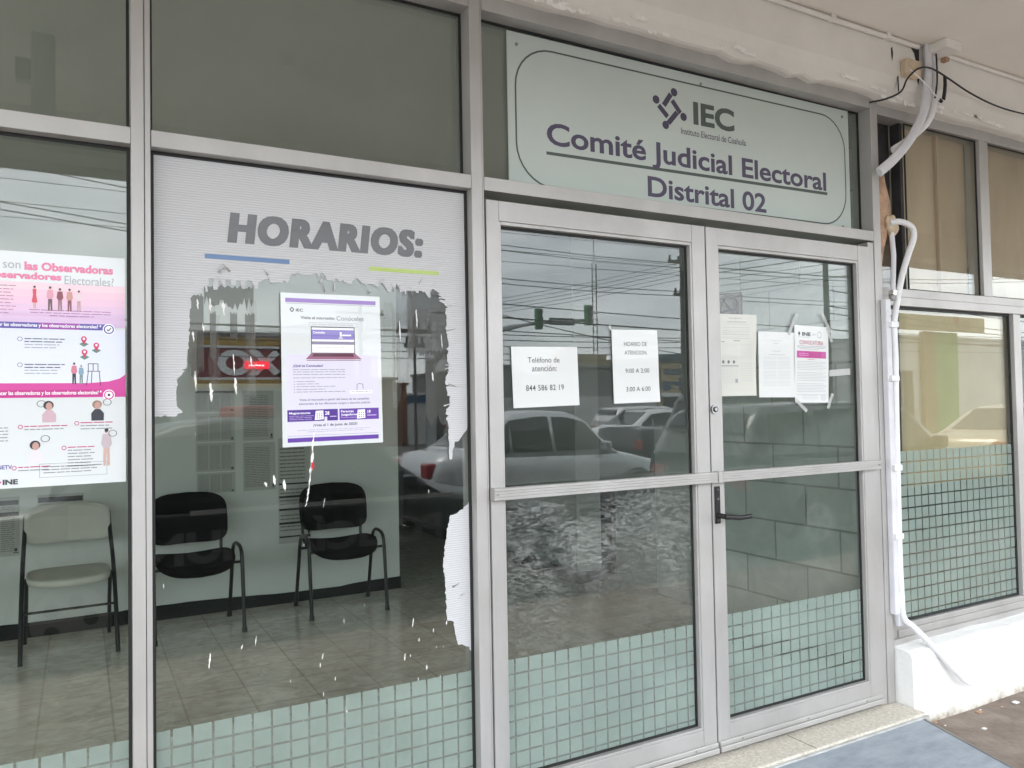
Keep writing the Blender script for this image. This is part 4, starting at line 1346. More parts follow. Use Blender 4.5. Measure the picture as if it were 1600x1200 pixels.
# ================================================================== window wall right of the doors
rw = thing('side_window_wall', 'aluminium window wall above the white low wall, right of the doors', 'window wall', (3.4, 0.06, 0.36))
YW = 0.02
for x0, x1, z0, z1 in [(3.3375, 3.398, 0.36, 1.955), (4.458, 4.532, 0.43, 1.955), (5.60, 5.67, 0.43, 1.955), (6.75, 6.82, 0.43, 1.955)]:
    m = MB(); m.cbox(x0, x0 + (x1 - x0) * 0.6, YW, 0.10, z0, z1, ALU, 0.0015); m.cbox(x0 + (x1 - x0) * 0.6 + 0.001, x1, YW + 0.004, 0.10, z0, z1, ALU, 0.0015)
    m.build('mullion', rw)
m = MB()
m.cbox(3.3375, 9.0, YW - 0.002, 0.10, 1.956, 1.998, ALU, 0.0015); m.cbox(3.3375, 9.0, YW + 0.004, 0.10, 1.999, 2.04, ALU, 0.0015)
m.build('transom', rw)
m = MB(); m.cbox(3.3985, 9.0, YW - 0.004, 0.10, 0.372, 0.404, ALU, 0.0015); m.cbox(3.3985, 9.0, YW + 0.006, 0.10, 0.4045, 0.43, ALU, 0.0015); m.cbox(3.3375, 9.0, YW - 0.02, 0.10, 0.345, 0.3715, ALU, 0.0015)
m.build('sill_rail', rw)
m = MB(); m.cbox(3.3375, 9.0, YW, 0.10, 2.875, 2.93, ALU, 0.0015); m.build('header_rail', rw)
for x0, x1 in [(4.195, 4.283), (5.05, 5.13), (6.0, 6.08), (7.0, 7.08)]:
    m = MB(); m.cbox(x0, x0 + (x1 - x0) * 0.55, YW, 0.10, 2.0405, 2.8745, ALU, 0.0015); m.cbox(x0 + (x1 - x0) * 0.55 + 0.001, x1, YW + 0.006, 0.10, 2.0405, 2.8745, ALU, 0.0015)
    m.build('upper_mullion', rw)
XL = [3.3985, 4.4575, 4.5325, 5.5995, 5.6705, 6.7495]
for k in range(0, 6, 2):
    pane(XL[k], XL[k + 1], 0.431, 1.955, 0.050, rw, g=0.012)
XU = [3.5925, 4.1945, 4.2835, 5.0495, 5.1305, 5.9995, 6.0805, 6.9995]
for k in range(0, 8, 2):
    pane(XU[k], XU[k + 1], 2.041, 2.874, 0.046, rw, g=0.006)
    m = MB(); m.box(XU[k] - 0.004, XU[k + 1] + 0.004, 0.108, 0.118, 2.02, 2.90, TANB)  # backing added to give the pane its mirrored brown tone
    if k == 0:
        m.cbox(3.93, 3.952, 0.088, 0.1075, 2.04, 2.88, TANB, 0.003)
    m.build('tan_backing', rw)
m = MB(); m.cbox(3.568, 3.592, 0.05, 0.10, 2.0405, 2.8745, NEAR_BLACK, 0.002); m.build('upper_mullion', rw)
m = MB(); m.box(3.3385, 3.5675, 0.082, 0.087, 2.041, 2.27, GLASS); m.build('glass_pane', rw)
m = MB(); m.box(3.338, 3.5675, 0.108, 0.118, 2.56, 2.90, NEAR_BLACK); m.box(3.338, 3.5675, 0.109, 0.119, 2.041, 2.5595, pm('brown_void_board', (0.13, 0.075, 0.05), 0.8, var=0.4, scale=7)); m.box(3.345, 3.40, 0.06, 0.07, 2.86, 2.90, SOFFIT)  # near-black board put in for the unlit depth of the gap
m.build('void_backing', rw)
# kraft sheet hung inside the lower pane
m = MB()
vs = []; fs = []
N, K = 12, 16
rnd = random.Random(4)
for j in range(K + 1):
    for i in range(N + 1):
        u, v = i / N, j / K
        x = 3.548 + 0.905 * u + 0.01 * v * (1 - u)
        zt = 1.975
        zb = 1.055 + 0.012 * u + 0.012 * math.sin(u * 3.0) + (0.06 * max(0, u - 0.3) if False else 0)
        z = zt + (zb - zt) * v
        y = 0.066 + 0.012 * (0.5 + 0.5 * math.sin(u * 4.2 + v * 2.0)) * (0.3 + v)
        vs.append((x, y, z))
for j in range(K):
    for i in range(N):
        a_ = j * (N + 1) + i
        fs.append((a_, a_ + N + 1, a_ + N + 2, a_ + 1))
m.add(vs, fs, KRAFT, True)
o = m.build('paper_screen')
sm = o.modifiers.new('thick', 'SOLIDIFY'); sm.thickness = 0.0008; sm.offset = 1
tag(o, 'yellowish paper screen hung inside the right-hand window', 'paper screen')
mosaic(3.4105, 4.4455, 1.2475, 0.443, 0.0485, 3.598, 'frosted film of small squares covering the lower right-hand window', pz=0.0562, px=0.0538, gap=0.0068, haze=False)

# ================================================================== conduits and cables
m = MB()
hp_ = smooth_path([(3.395, -0.01, 2.345), (3.425, -0.028, 2.350), (3.471, -0.034, 2.346), (3.522, -0.036, 2.326), (3.530, -0.036, 2.279), (3.489, -0.034, 2.20), (3.434, -0.032, 2.080), (3.390, -0.03, 1.938), (3.372, -0.028, 1.846), (3.374, -0.028, 1.695), (3.368, -0.028, 1.50), (3.364, -0.028, 1.273), (3.358, -0.028, 0.824), (3.363, -0.028, 0.586), (3.372, -0.03, 0.481), (3.407, -0.055, 0.437), (3.498, -0.085, 0.342), (3.573, -0.105, 0.26), (3.655, -0.118, 0.178)], 5)
m.tube(hp_, 0.0145, PVC, 10)
hose = one('white_hose', m, 'white plastic hose looping out at the jamb and running down to the low wall', 'hose')
m = MB()
m.tube(smooth_path([(3.655, -0.118, 0.178), (3.70, -0.120, 0.145), (3.737, -0.121, 0.127), (3.76, -0.120, 0.125)], 4), [0.0145, 0.013, 0.011, 0.009, 0.008, 0.007, 0.005, 0.005, 0.004, 0.004, 0.003, 0.003, 0.002], PVC, 8, 0.6)
m.build('frayed_end', hose)
for x, z in [(3.352, 1.854), (3.345, 1.60), (3.345, 1.181), (3.338, 0.862)]:
    m = MB(); m.cbox(x - 0.022, x + 0.034, -0.046, -0.0004, z - 0.014, z + 0.014, PVC, 0.004); m.build('hose_clip', hose)
m = MB()
m.cbox(3.315, 3.352, -0.030, -0.0006, 0.50, 1.975, PVCG, 0.004)
m.cbox(3.352 - 0.003, 3.385, -0.022, -0.0006, 0.44, 0.52, PVCG, 0.004)
one('flat_duct', m, 'flat grey white cable duct stuck to the door jamb behind the white hose', 'cable duct')
m = MB()
m.tube([(3.425, 0.01, 2.36), (3.412, -0.01, 2.19), (3.385, -0.02, 2.03), (3.381, -0.02, 2.0)], 0.012, PVCG, 10)
m.cyl((3.383, -0.02, 2.015), (3.380, -0.02, 1.995), 0.019, CHROME, 16); m.cyl((3.380, -0.02, 1.994), (3.379, -0.02, 1.972), 0.016, ALU_D, 16)
one('drain_pipe', m, 'thin grey pipe with a ring fitting beside the looping white hose', 'pipe')

m = MB()
dp = smooth_path([(3.603, -0.092, 3.214), (3.598, -0.095, 3.11), (3.580, -0.095, 2.99), (3.545, -0.095, 2.87), (3.46, -0.085, 2.74), (3.36, -0.06, 2.63), (3.275, -0.045, 2.565)], 6)
m.tube(dp, 0.025, PVCG, 12, 0.55)
d2 = one('ceiling_duct', m, 'flat white duct dropping from the porch ceiling and bending left over the beam', 'cable duct')
m = MB()
m.tube(smooth_path([(3.662, -0.085, 3.214), (3.660, -0.088, 3.05), (3.645, -0.088, 2.93), (3.60, -0.075, 2.835), (3.49, -0.045, 2.745), (3.40, -0.03, 2.69)], 6), 0.018, PVC, 10, 0.6)
m.tube(smooth_path([(3.635, -0.112, 3.214), (3.634, -0.115, 3.05), (3.615, -0.113, 2.95)], 6), 0.004, CABLE, 6)
m.build('second_duct', d2)
m = MB(); m.cbox(3.60, 3.72, -0.19, -0.066, 3.17, 3.2149, PLASTER, 0.006); m.box(3.705, 3.73, -0.12, -0.09, 3.15, 3.169, FOAM)
m.build('junction_box', d2)
m = MB()
cp = smooth_path([(3.20, -0.062, 2.875), (3.29, -0.085, 2.90), (3.377, -0.10, 2.945), (3.405, -0.115, 3.005), (3.47, -0.13, 3.06), (3.56, -0.135, 3.075), (3.70, -0.125, 3.06), (3.9, -0.11, 3.03), (4.15, -0.1, 3.008), (4.45, -0.1, 3.01), (5.2, -0.1, 3.05), (7.5, -0.1, 3.1)], 6)
m.tube(cp, 0.0045, CABLE, 6)
cb = one('black_cable', m, 'loose black cable looping across the beam beside the white duct', 'cable')
m = MB()
m.tube([(3.675, -0.128, 3.062), (3.672, -0.13, 3.02), (3.662, -0.132, 2.98), (3.652, -0.132, 2.945)], 0.013, CABLE, 8, 0.4)
m.tube([(3.42, -0.12, 3.05), (3.53, -0.135, 2.985), (3.62, -0.13, 2.935)], 0.003, PVC, 6); m.cyl((3.62, -0.133, 2.935), (3.635, -0.133, 2.928), 0.008, CABLE, 8)
m.build('tape_tail', cb)


def lump(cx, cy_, cz, sx, sy, sz, mat, seed, name, label, cat):
    rnd = random.Random(seed)
    bm = bmesh.new()
    bmesh.ops.create_icosphere(bm, subdivisions=3, radius=1)
    from mathutils import noise
    for v in bm.verts:
        k = 1 + 0.35 * noise.noise(v.co * 2.1 + Vector((seed, 0, 0))) + 0.15 * noise.noise(v.co * 6 + Vector((seed, 3, 0)))
        v.co = Vector((cx + v.co.x * sx * k, cy_ + v.co.y * sy * k, cz + v.co.z * sz * k))
    bm.verts.index_update()
    m = MB(); m.add([v.co.copy() for v in bm.verts], [[v.index for v in f.verts] for f in bm.faces], mat, True)
    bm.free()
    return one(name, m, label, cat)


m = MB()
m.cbox(3.425, 3.535, -0.105, -0.064, 3.035, 3.118, FOAMB, 0.012)
one('beige_block', m, 'beige foam block wedged between the white duct and the beam', 'foam block')
m = MB()
ft = []
for (z, xa, xb) in [(2.62, 3.335, 3.40), (2.55, 3.335, 3.44), (2.45, 3.335, 3.475), (2.37, 3.335, 3.47), (2.30, 3.335, 3.44), (2.20, 3.335, 3.40), (2.11, 3.335, 3.37)]:
    ft.append([(xa, 0.10, z), (xa, 0.03, z), ((xa + xb) / 2, 0.012 + 0.01 * math.sin(z * 40), z), (xb, 0.04, z), (xb, 0.10, z)])
m.loft(ft, FOAM)
one('orange_foam', m, 'orange expanding foam in the dark gap right of the door frame', 'foam')
lump(3.425, 0.005, 2.335, 0.04, 0.025, 0.05, FOAMB, 5, 'foam_plug', 'lump of beige foam where the white hose leaves the frame', 'foam')

# ================================================================== the waiting room
def rounded_panel(m, cx, cz, w, h, y, th, tilt, curve, mat, n=4.0, drop=0.0, N=28, my=None):
    """padded back: superellipse outline, dished towards the sitter, leaning back"""
    ringsF = []
    for layer, (yy, sc) in enumerate([(th * 0.5, 0.90), (th * 0.5, 0.97), (th * 0.25, 1.0), (-th * 0.25, 1.0), (-th * 0.5, 0.97), (-th * 0.5, 0.90)]):
        r = []
        for k in range(N):
            a_ = 2 * math.pi * k / N
            c, q = math.cos(a_), math.sin(a_)
            x = math.copysign(abs(c) ** (2 / n), c) * w / 2 * sc
            z = math.copysign(abs(q) ** (2 / n), q) * h / 2 * sc
            z += drop * (1 - (2 * x / w) ** 2) * (1 if z > 0 else 1)
            yc = y - curve * (2 * x / w) ** 2 + tilt * z + yy
            r.append((cx + x, yc, cz + z))
        ringsF.append(r)
    m.loft(ringsF, mat, cap=True)


def black_chair():
    """origin on the floor under the middle of the seat, facing -Y"""
    t = thing('waiting_chair', '', 'chair')
    m = MB(); rounded_panel(m, 0, 0.683, 0.492, 0.33, 0.20, 0.035, 0.16, 0.030, SEATB, 4.2, 0.018)
    m.build('backrest', t)
    m = MB()
    rings = []
    N = 36
    for yy, sc in [(0.012, 0.94), (0.020, 1.0), (0.0, 1.02), (-0.030, 1.0), (-0.040, 0.93)]:
        r = []
        for k in range(N):
            a_ = 2 * math.pi * k / N
            c, q = math.cos(a_), math.sin(a_)
            x = math.copysign(abs(c) ** 0.55, c) * 0.235 * sc; y = math.copysign(abs(q) ** 0.6, q) * 0.215 * sc
            z = 0.445 + yy - 0.035 * max(0, (-y - 0.08)) / 0.13 + 0.028 * (x / 0.235) ** 2 * (1 if y > -0.25 else 0)
            r.append((x, y - 0.015, z))
        rings.append(r)
    m.loft(rings, SEATB)
    m.build('seat', t)
    for sx in (-1, 1):
        m = MB()
        pts = smooth_path([(sx * 0.262, -0.235, 0.0), (sx * 0.262, -0.205, 0.25), (sx * 0.262, -0.175, 0.46), (sx * 0.262, -0.14, 0.515), (sx * 0.262, -0.07, 0.532), (sx * 0.262, 0.02, 0.525), (sx * 0.262, 0.085, 0.47), (sx * 0.264, 0.15, 0.25), (sx * 0.266, 0.225, 0.0)], 5)
        m.tube(pts, 0.0125, FRAMEB, 10)
        m.build('leg_frame', t)
        m = MB(); m.tube([(sx * 0.262, -0.236, 0.0), (sx * 0.262, -0.232, 0.03)], 0.0165, FRAMEB, 10); m.build('foot', t)
        m = MB(); m.tube([(sx * 0.266, 0.225, 0.0), (sx * 0.2658, 0.221, 0.03)], 0.0165, FRAMEB, 10); m.build('foot', t)
        m = MB(); m.tube(smooth_path([(sx * 0.20, -0.10, 0.425), (sx * 0.205, 0.12, 0.43), (sx * 0.21, 0.205, 0.47), (sx * 0.215, 0.222, 0.60), (sx * 0.20, 0.236, 0.72)], 5), 0.011, FRAMEB, 8)
        m.build('back_upright', t)
    for y in (-0.13, 0.09):
        m = MB(); m.cyl((-0.262, y, 0.428), (0.262, y, 0.428), 0.009, FRAMEB, 8); m.build('seat_rail', t)
    return t


def move(root, loc, rz=0.0):
    """place a thing and its parts (parts keep their inverse at the origin)"""
    root.location = loc
    root.rotation_euler = (0, 0, rz)


def dup(root, loc, rz=0.0, label=None, parts=True):
    c = root.copy(); COL.objects.link(c)
    c.location = loc; c.rotation_euler = (0, 0, rz)
    if label: c['label'] = label
    for ch in (list(root.children) if parts else []):
        d = ch.copy(); COL.objects.link(d); d.parent = c; d.matrix_parent_inverse = ch.matrix_parent_inverse.copy()
        for gc in list(ch.children):
            e_ = gc.copy(); COL.objects.link(e_); e_.parent = d; e_.matrix_parent_inverse = gc.matrix_parent_inverse.copy()
    return c


ch3 = black_chair()
ch3['label'] = 'black waiting chair seen whole at the end of the white wall'
ch3['group'] = 'chairs against the waiting room wall'
dup(ch3, (0.64, 3.06, 0.1), R(3), 'black waiting chair half hidden behind the mullion, beside the beige chair')
dup(ch3, (-1.25, 3.08, 0.1), R(-2), 'black waiting chair left of the beige folding chair')
move(ch3, (1.615, 3.10, 0.1), R(-1))

t = thing('folding_chair', 'beige padded folding chair with black tube legs behind the left pane', 'chair', group='chairs against the waiting room wall')
m = MB(); rounded_panel(m, 0, 0.715, 0.47, 0.235, 0.22, 0.03, 0.2, 0.035, SEATG, 5.0, 0.016); m.build('backrest', t)
m = MB()
rings = []
for yy, sc in [(0.015, 0.94), (0.02, 1.0), (0.0, 1.02), (-0.02, 1.0), (-0.026, 0.94)]:
    r = []
    for k in range(36):
        a_ = 2 * math.pi * k / 36
        c, q = math.cos(a_), math.sin(a_)
        x = math.copysign(abs(c) ** 0.5, c) * 0.215 * sc; y = math.copysign(abs(q) ** 0.55, q) * 0.20 * sc
        r.append((x, y - 0.02, 0.445 + yy - 0.09 * max(0, -y - 0.05) * (1 - (x / 0.26) ** 2) * 2 * 0.6 - 0.02 * (y > 0) * y))
    rings.append(r)
m.loft(rings, SEATG); m.build('seat', t)
for sx in (-1, 1):
    m = MB(); m.tube(smooth_path([(sx * 0.245, -0.25, 0.0), (sx * 0.242, -0.12, 0.28), (sx * 0.238, 0.02, 0.50), (sx * 0.232, 0.15, 0.64), (sx * 0.225, 0.225, 0.78)], 4), 0.0125, FRAMEB, 10); m.build('front_leg', t)
    m = MB(); m.tube([(sx * 0.218, -0.05, 0.44), (sx * 0.222, 0.10, 0.25), (sx * 0.23, 0.24, 0.0)], 0.0115, FRAMEB, 10); m.build('rear_leg', t)
for y, z in ((-0.13, 0.262), (-0.155, 0.208)):
    m = MB(); m.cyl((-0.243, y, z), (0.243, y, z), 0.0075, FRAMEB, 8); m.build('stretcher', t)
move(t, (-0.06, 3.06, 0.1), R(2))

# printed lists taped to the back wall
LISTP = pm('grey_list_paper', (0.50, 0.50, 0.47), 0.7)
LBAR = ink(34, 36, 36); LTX = ink(122, 122, 116)


def wall_list(x0, x1, z1, z0, label, seed, bars=(), cols=3):
    s = Sheet((x0, z1), (x1, z1), (x1, z0), (x0, z0), 3.4575, LISTP)
    for b0, b1 in bars:
        s.rect(0.02, b0, 0.98, b1, LBAR)
    for c in range(cols):
        for q in range(24):
            v = 0.10 + q * 0.035
            if v > 0.94 or any(b0 - 0.03 < v < b1 + 0.01 for b0, b1 in bars): continue
            s.greek(0.05 + c * 0.9 / cols, 0.05 + (c + 0.86) * 0.9 / cols, v, 0.016, LTX, seed + q, lo=0.06, hi=0.2)
    s.disc(0.93, 0.90, 0.03, 0.03, LBAR); s.rect(0.88, 0.94, 0.98, 0.955, LBAR)
    return one('wall_list', s, label, 'printed list', 'printed lists on the waiting room wall')


m = MB()
m.cbox(0.715, 1.62, 3.425, 3.459, 1.70, 2.06, pm('added_dark_board', (0.022, 0.026, 0.024), 0.7, var=0.2), 0.004)  # added dark backing, lets the mirrored shop sign show in the glass
nb = one('added_dark_board', m, 'dark board added on the white wall behind the mirrored OXXO sign', 'board')
wall_list(0.70, 0.965, 1.648, 1.50, 'printed list with black heading bar, topmost above the middle chair', 1, [(0.0, 0.11)])
wall_list(0.705, 0.965, 1.488, 1.293, 'second list from the top above the middle chair', 2)
wall_list(0.705, 0.965, 1.283, 1.082, 'third list from the top above the middle chair', 3)
wall_list(0.71, 0.965, 1.072, 0.93, 'lowest list, half behind the top of the middle chair', 4)
wall_list(1.02, 1.235, 1.648, 1.29, 'tall upper list left of the white and purple poster', 5, cols=1)
wall_list(1.02, 1.245, 1.275, 0.93, 'tall lower list left of the white and purple poster', 6, cols=1)
wall_list(1.265, 1.50, 1.30, 0.53, 'long list with five black bars behind the whole black chair', 7, [(0.43, 0.445), (0.55, 0.57), (0.67, 0.69), (0.80, 0.82), (0.93, 0.945)], 1)
wall_list(-0.24, 0.02, 0.99, 0.70, 'list with black bar behind the beige folding chair', 8, [(0.06, 0.17)])
wall_list(-0.62, -0.335, 0.99, 0.62, 'list with two black bars at the left edge of the view', 9, [(0.06, 0.14), (0.26, 0.33)])

# desk and cabinet in the unlit room beyond the opening
m = MB()
m.cbox(3.72, 4.05, 1.80, 2.2, 0.1, 1.32, pm('pale_metal_cabinet', (0.55, 0.58, 0.56), 0.5), 0.01)
cbn = one('filing_cabinet', m, 'pale metal cabinet deep in the dim room behind the left door', 'cabinet')
for z in (0.2, 0.58, 0.95):
    m = MB(); m.cbox(3.74, 4.03, 1.788, 1.80, z, z + 0.34, pm('pale_drawer_front', (0.50, 0.53, 0.51), 0.45), 0.004)
    m.build('drawer', cbn)
t = thing('office_desk', 'pale topped desk in the dim room behind the left door', 'desk', (4.4, 3.2, 0.1))
m = MB(); m.cbox(3.8, 5.3, 2.9, 3.6, 0.82, 0.85, pm('pale_desk_top', (0.55, 0.55, 0.5), 0.4), 0.006); m.build('desk_top', t)
for x in (3.86, 5.2):
    m = MB(); m.cbox(x, x + 0.05, 2.95, 3.55, 0.1, 0.8195, BLACKM, 0.004); m.build('leg', t)

# ================================================================== the street (seen mirrored in the glass)
TYRE = pm('tyre_rubber', (0.015, 0.015, 0.016), 0.85)
RIM = pm('wheel_rim', (0.45, 0.45, 0.46), 0.35, 0.8)
CARGL = pm('car_window_glass', (0.012, 0.014, 0.015), 0.04, coat=0.4)
LAMPW = pm('headlight_lens', (0.6, 0.6, 0.6), 0.1)
LAMPR = pm('tail_light_lens', (0.30, 0.015, 0.02), 0.15)


def paint(name, col):
    return pm(name, col, 0.35, 0.25, coat=0.7)


def lerp_tab(tab, x):
    for (a, va), (b, vb) in zip(tab, tab[1:]):
        if x <= b:
            t_ = (x - a) / (b - a) if b > a else 0
            t_ = max(0, min(1, t_))
            return va + (vb - va) * t_
    return tab[-1][1]


def car(name, label, cat, rear_x, yc, zg, length, width, mat, kind='sedan', roof=1.45, group=None):
    """vehicle facing +X"""
    t = thing(name, label, cat, (rear_x + length / 2, yc, zg), group)
    if kind == 'sedan':
        top = [(0, .62), (.01, .80), (.04, .98), (.16, 1.02), (.30, 0.97), (.66, .95), (.72, .96), (.80, .90), (.93, .78), (.985, .66), (1, .50)]
        gh = [(.13, 1.0), (.20, 1.16), (.30, roof - .05), (.42, roof), (.54, roof - .03), (.60, roof - .10), (.665, 1.17), (.73, .95)]
        g0, g1 = .14, .725
        pil = [(.185, .285, .215, .30), (.30, .455, .30, .455), (.47, .685, .47, .60)]
    elif kind == 'suv':
        top = [(0, .60), (.01, 1.0), (.05, 1.05), (.30, 1.03), (.68, 1.02), (.74, 1.02), (.92, .95), (.985, .8), (1, .55)]
        gh = [(.0, 1.0), (.03, 1.35), (.07, roof - .05), (.3, roof), (.54, roof - .02), (.60, roof - .08), (.66, 1.28), (.72, 1.0)]
        g0, g1 = .005, .715
        pil = [(.05, .21, .075, .21), (.23, .42, .23, .42), (.44, .67, .44, .59)]
    else:  # pickup
        top = [(0, .62), (.005, 1.12), (.36, 1.12), (.40, 1.12), (.72, 1.10), (.76, 1.12), (.95, 1.04), (.99, .85), (1, .6)]
        gh = [(.385, 1.08), (.40, 1.5), (.42, roof - .04), (.5, roof), (.60, roof - .03), (.65, roof - .12), (.70, 1.4), (.745, 1.1)]
        g0, g1 = .388, .742
        pil = [(.41, .50, .415, .50), (.515, .69, .515, .63)]
    wid = [(0, .80), (.03, .93), (.15, 1.0), (.85, 1.0), (.95, .92), (.99, .78), (1, .66)]
    hw = width / 2
    X = lambda f: rear_x + f * length
    m = MB()
    rings = []
    st = [0, .005, .012, .03, .06, .1, .16, .22, .3, .4, .5, .6, .66, .72, .76, .80, .86, .92, .96, .985, .995, 1]
    for f in st:
        w = hw * lerp_tab(wid, f); z1 = zg + lerp_tab(top, f); z0 = zg + (.22 if .02 < f < .98 else .30)
        zm = z0 + (z1 - z0) * 0.55
        r = [(-w * .90, z0), (-w * .98, z0 + .06), (-w, zm), (-w * .975, z1 - .08), (-w * .90, z1 - .015), (-w * .5, z1 + .02), (w * .5, z1 + .02), (w * .90, z1 - .015), (w * .975, z1 - .08), (w, zm), (w * .98, z0 + .06), (w * .90, z0)]
        rings.append([(X(f), yc + a, b) for a, b in r])
    m.loft(rings, mat)
    body = m.build('body', t)
    m = MB()
    rings = []
    for k in range(17):
        f = g0 + (g1 - g0) * k / 16
        zt = zg + lerp_tab(gh, f); zb = zg + lerp_tab(top, f) - .05
        if zt < zb + .03: zt = zb + .03
        fr = (zt - zb) / (roof - .9)
        wb = hw * .93; wt = hw * (.93 - .22 * min(1, fr))
        rings.append([(X(f), yc - wb, zb), (X(f), yc - (wb + wt) / 2 - .012, (zb + zt) / 2), (X(f), yc - wt, zt - .03), (X(f), yc - wt * .8, zt), (X(f), yc + wt * .8, zt), (X(f), yc + wt, zt - .03), (X(f), yc + (wb + wt) / 2 + .012, (zb + zt) / 2), (X(f), yc + wb, zb)])
    m.loft(rings, mat)
    m.build('cabin', t)
    zb = zg + .99 if kind != 'pickup' else zg + 1.14
    if kind == 'suv': zb = zg + 1.06

    def side_y(z, f):
        zt = zg + lerp_tab(gh, f); z0 = zg + lerp_tab(top, f) - .05
        fr = min(1, max(0.01, (zt - z0)) / (roof - .9))
        wb = hw * .93; wt = hw * (.93 - .22 * fr)
        q = max(0, min(1, (z - z0) / max(zt - z0, .01)))
        return wb + (wt - wb) * q + .012 + .010 * math.sin(q * math.pi)

    for sgn in (-1, 1):
        for fb0, fb1, ft0, ft1 in pil:
            m = MB()
            fs_ = []
            K = 7
            lo_ = []; hi_ = []
            for k in range(K):
                u = k / (K - 1)
                fb = fb0 + (fb1 - fb0) * u; f2 = ft0 + (ft1 - ft0) * u
                zt = zg + lerp_tab(gh, f2) - .085
                zt = max(zt, zb + .03)
                lo_.append((X(fb), zb)); hi_.append((X(f2), zt))
            R_ = []
            for q in range(4):
                row = []
                for k in range(K):
                    x = lo_[k][0] + (hi_[k][0] - lo_[k][0]) * q / 3; z = lo_[k][1] + (hi_[k][1] - lo_[k][1]) * q / 3
                    row.append((x, yc + sgn * side_y(z, (x - rear_x) / length), z))
                R_.append(row)
            m.loft(R_, CARGL, cap=False, closed=False)
            m.build('side_window', t)
    # windscreen and rear screen laid on the cabin
    for nm, fa, fb in (('windscreen', .61 if kind != 'pickup' else .655, .715 if kind != 'pickup' else .735), ('rear_screen', g0 + .02, .29 if kind == 'sedan' else (.055 if kind == 'suv' else .41))):
        m = MB(); R_ = []
        for k in range(6):
            f = fa + (fb - fa) * k / 5
            zt = zg + lerp_tab(gh, f); z0 = zg + lerp_tab(top, f) - .05
            fr = min(1, max(0.01, zt - z0) / (roof - .9)); wt = hw * (.93 - .22 * fr) * .80
            R_.append([(X(f), yc - wt, zt + .008), (X(f), yc, zt + .012), (X(f), yc + wt, zt + .008)])
        m.loft(R_, CARGL, cap=False, closed=False)
        m.build(nm, t)
    for f in (.185, .80):
        for sgn in (-1, 1):
            m = MB()
            y0 = yc + sgn * (hw - .20); y1 = yc + sgn * (hw + .012)
            R_ = []
            for yy, rr_ in [(y0, .27), (y0, .315), (y1 - sgn * .02, .325), (y1, .30), (y1, .22)]:
                R_.append([(X(f) + rr_ * math.cos(2 * math.pi * k / 24), yy, zg + .325 + rr_ * math.sin(2 * math.pi * k / 24)) for k in range(24)])
            m.loft(R_, TYRE)
            w_ = m.build('wheel', t)
            m = MB()
            m.cyl((X(f), y1 - sgn * .03, zg + .325), (X(f), y1 + sgn * .004, zg + .325), .215, RIM, 20)
            for k in range(5):
                an = 2 * math.pi * k / 5
                m.cyl((X(f) + .12 * math.cos(an), y1, zg + .325 + .12 * math.sin(an)), (X(f) + .12 * math.cos(an), y1 + sgn * .006, zg + .325 + .12 * math.sin(an)), .045, TYRE, 10)
            m.build('rim', w_)
            # dark wheel arch
            m = MB()
            m.tube([(X(f) + .36 * math.cos(a_), yc + sgn * (hw - .012), zg + .325 + .36 * math.sin(a_)) for a_ in [math.pi * k / 12 for k in range(13)]], .022, TYRE, 6)
            m.build('wheel_arch', body)
    for sgn in (-1, 1):
        m = MB(); m.cbox(X(.935), X(.985), yc + sgn * hw * .62 - .13, yc + sgn * hw * .62 + .13, zg + .60, zg + .74, LAMPW, .03); m.build('headlight', t)
        m = MB(); m.cbox(X(.0) - .01, X(.035), yc + sgn * hw * .72 - .12, yc + sgn * hw * .72 + .12, zg + .70, zg + .90, LAMPR, .03); m.build('tail_light', t)
        m = MB(); m.cbox(X(.645) if kind != 'pickup' else X(.68), (X(.645) if kind != 'pickup' else X(.68)) + .12, yc + sgn * (hw + .02) - .08, yc + sgn * (hw + .02) + .08, zb - .02, zb + .12, mat if kind == 'sedan' else BLACKM, .03); m.build('mirror', t)
    return t, hw


ZG = -0.12
pol, hw = car('police_car', 'dark patrol car lettered POLICÍA MUNICIPAL parked along the porch', 'car', -0.95, -4.12, ZG, 4.80, 1.78, pm('dark_blue_black_paint', (0.008, 0.009, 0.013), 0.3, coat=0.12), 'sedan', 1.58, 'vehicles in the street')
# white lettering along its flank: read from the building, right to left along +X
LWH = ink(222, 224, 226)
m = MB()


def wall_text(m, body, x_start, x_end, z0, z1, y, mat, bold=0.03):
    """text on a face that looks towards +Y (reads from large x to small x)"""
    vs, fs, a, b, c, d = text_geo(body, bold, 0, 1.0)
    m.add([(x_start + (x - a) / (b - a) * (x_end - x_start), y, z0 + (yy - c) / (d - c) * (z1 - z0)) for x, yy in vs], fs, mat)


wall_text(m, 'POLICÍA', 2.50, 1.25, 0.47, 0.73, -4.12 + hw + 0.003, ink(132, 134, 138), 0.045)
m.build('lettering', pol); m = MB()
wall_text(m, 'MUNICIPAL', 1.10, -0.60, 0.47, 0.69, -4.12 + hw + 0.003, ink(132, 134, 138), 0.045)
m.build('lettering', pol)
m = MB(); m.cbox(1.05, 1.30, -4.65, -3.6, 1.44, 1.54, ink(200, 30, 40), 0.02)
m.build('light_bar', pol)
m = MB(); m.box(0.65, 2.6, -4.12 + hw - 0.012, -4.12 + hw + 0.0015, 0.80, 0.83, LWH); m.build('side_stripe', pol)
car('silver_sedan', 'silver sedan parked beyond the patrol car', 'car', 3.90, -7.62, ZG, 4.05, 1.74, paint('silver_paint', (0.58, 0.59, 0.60)), 'sedan', 1.56, 'vehicles in the street')
car('white_sedan', 'white sedan in the roadway before the grey building', 'car', 12.0, -14.8, ZG, 4.5, 1.75, paint('white_paint', (0.72, 0.72, 0.72)), 'sedan', 1.48, 'vehicles in the street')
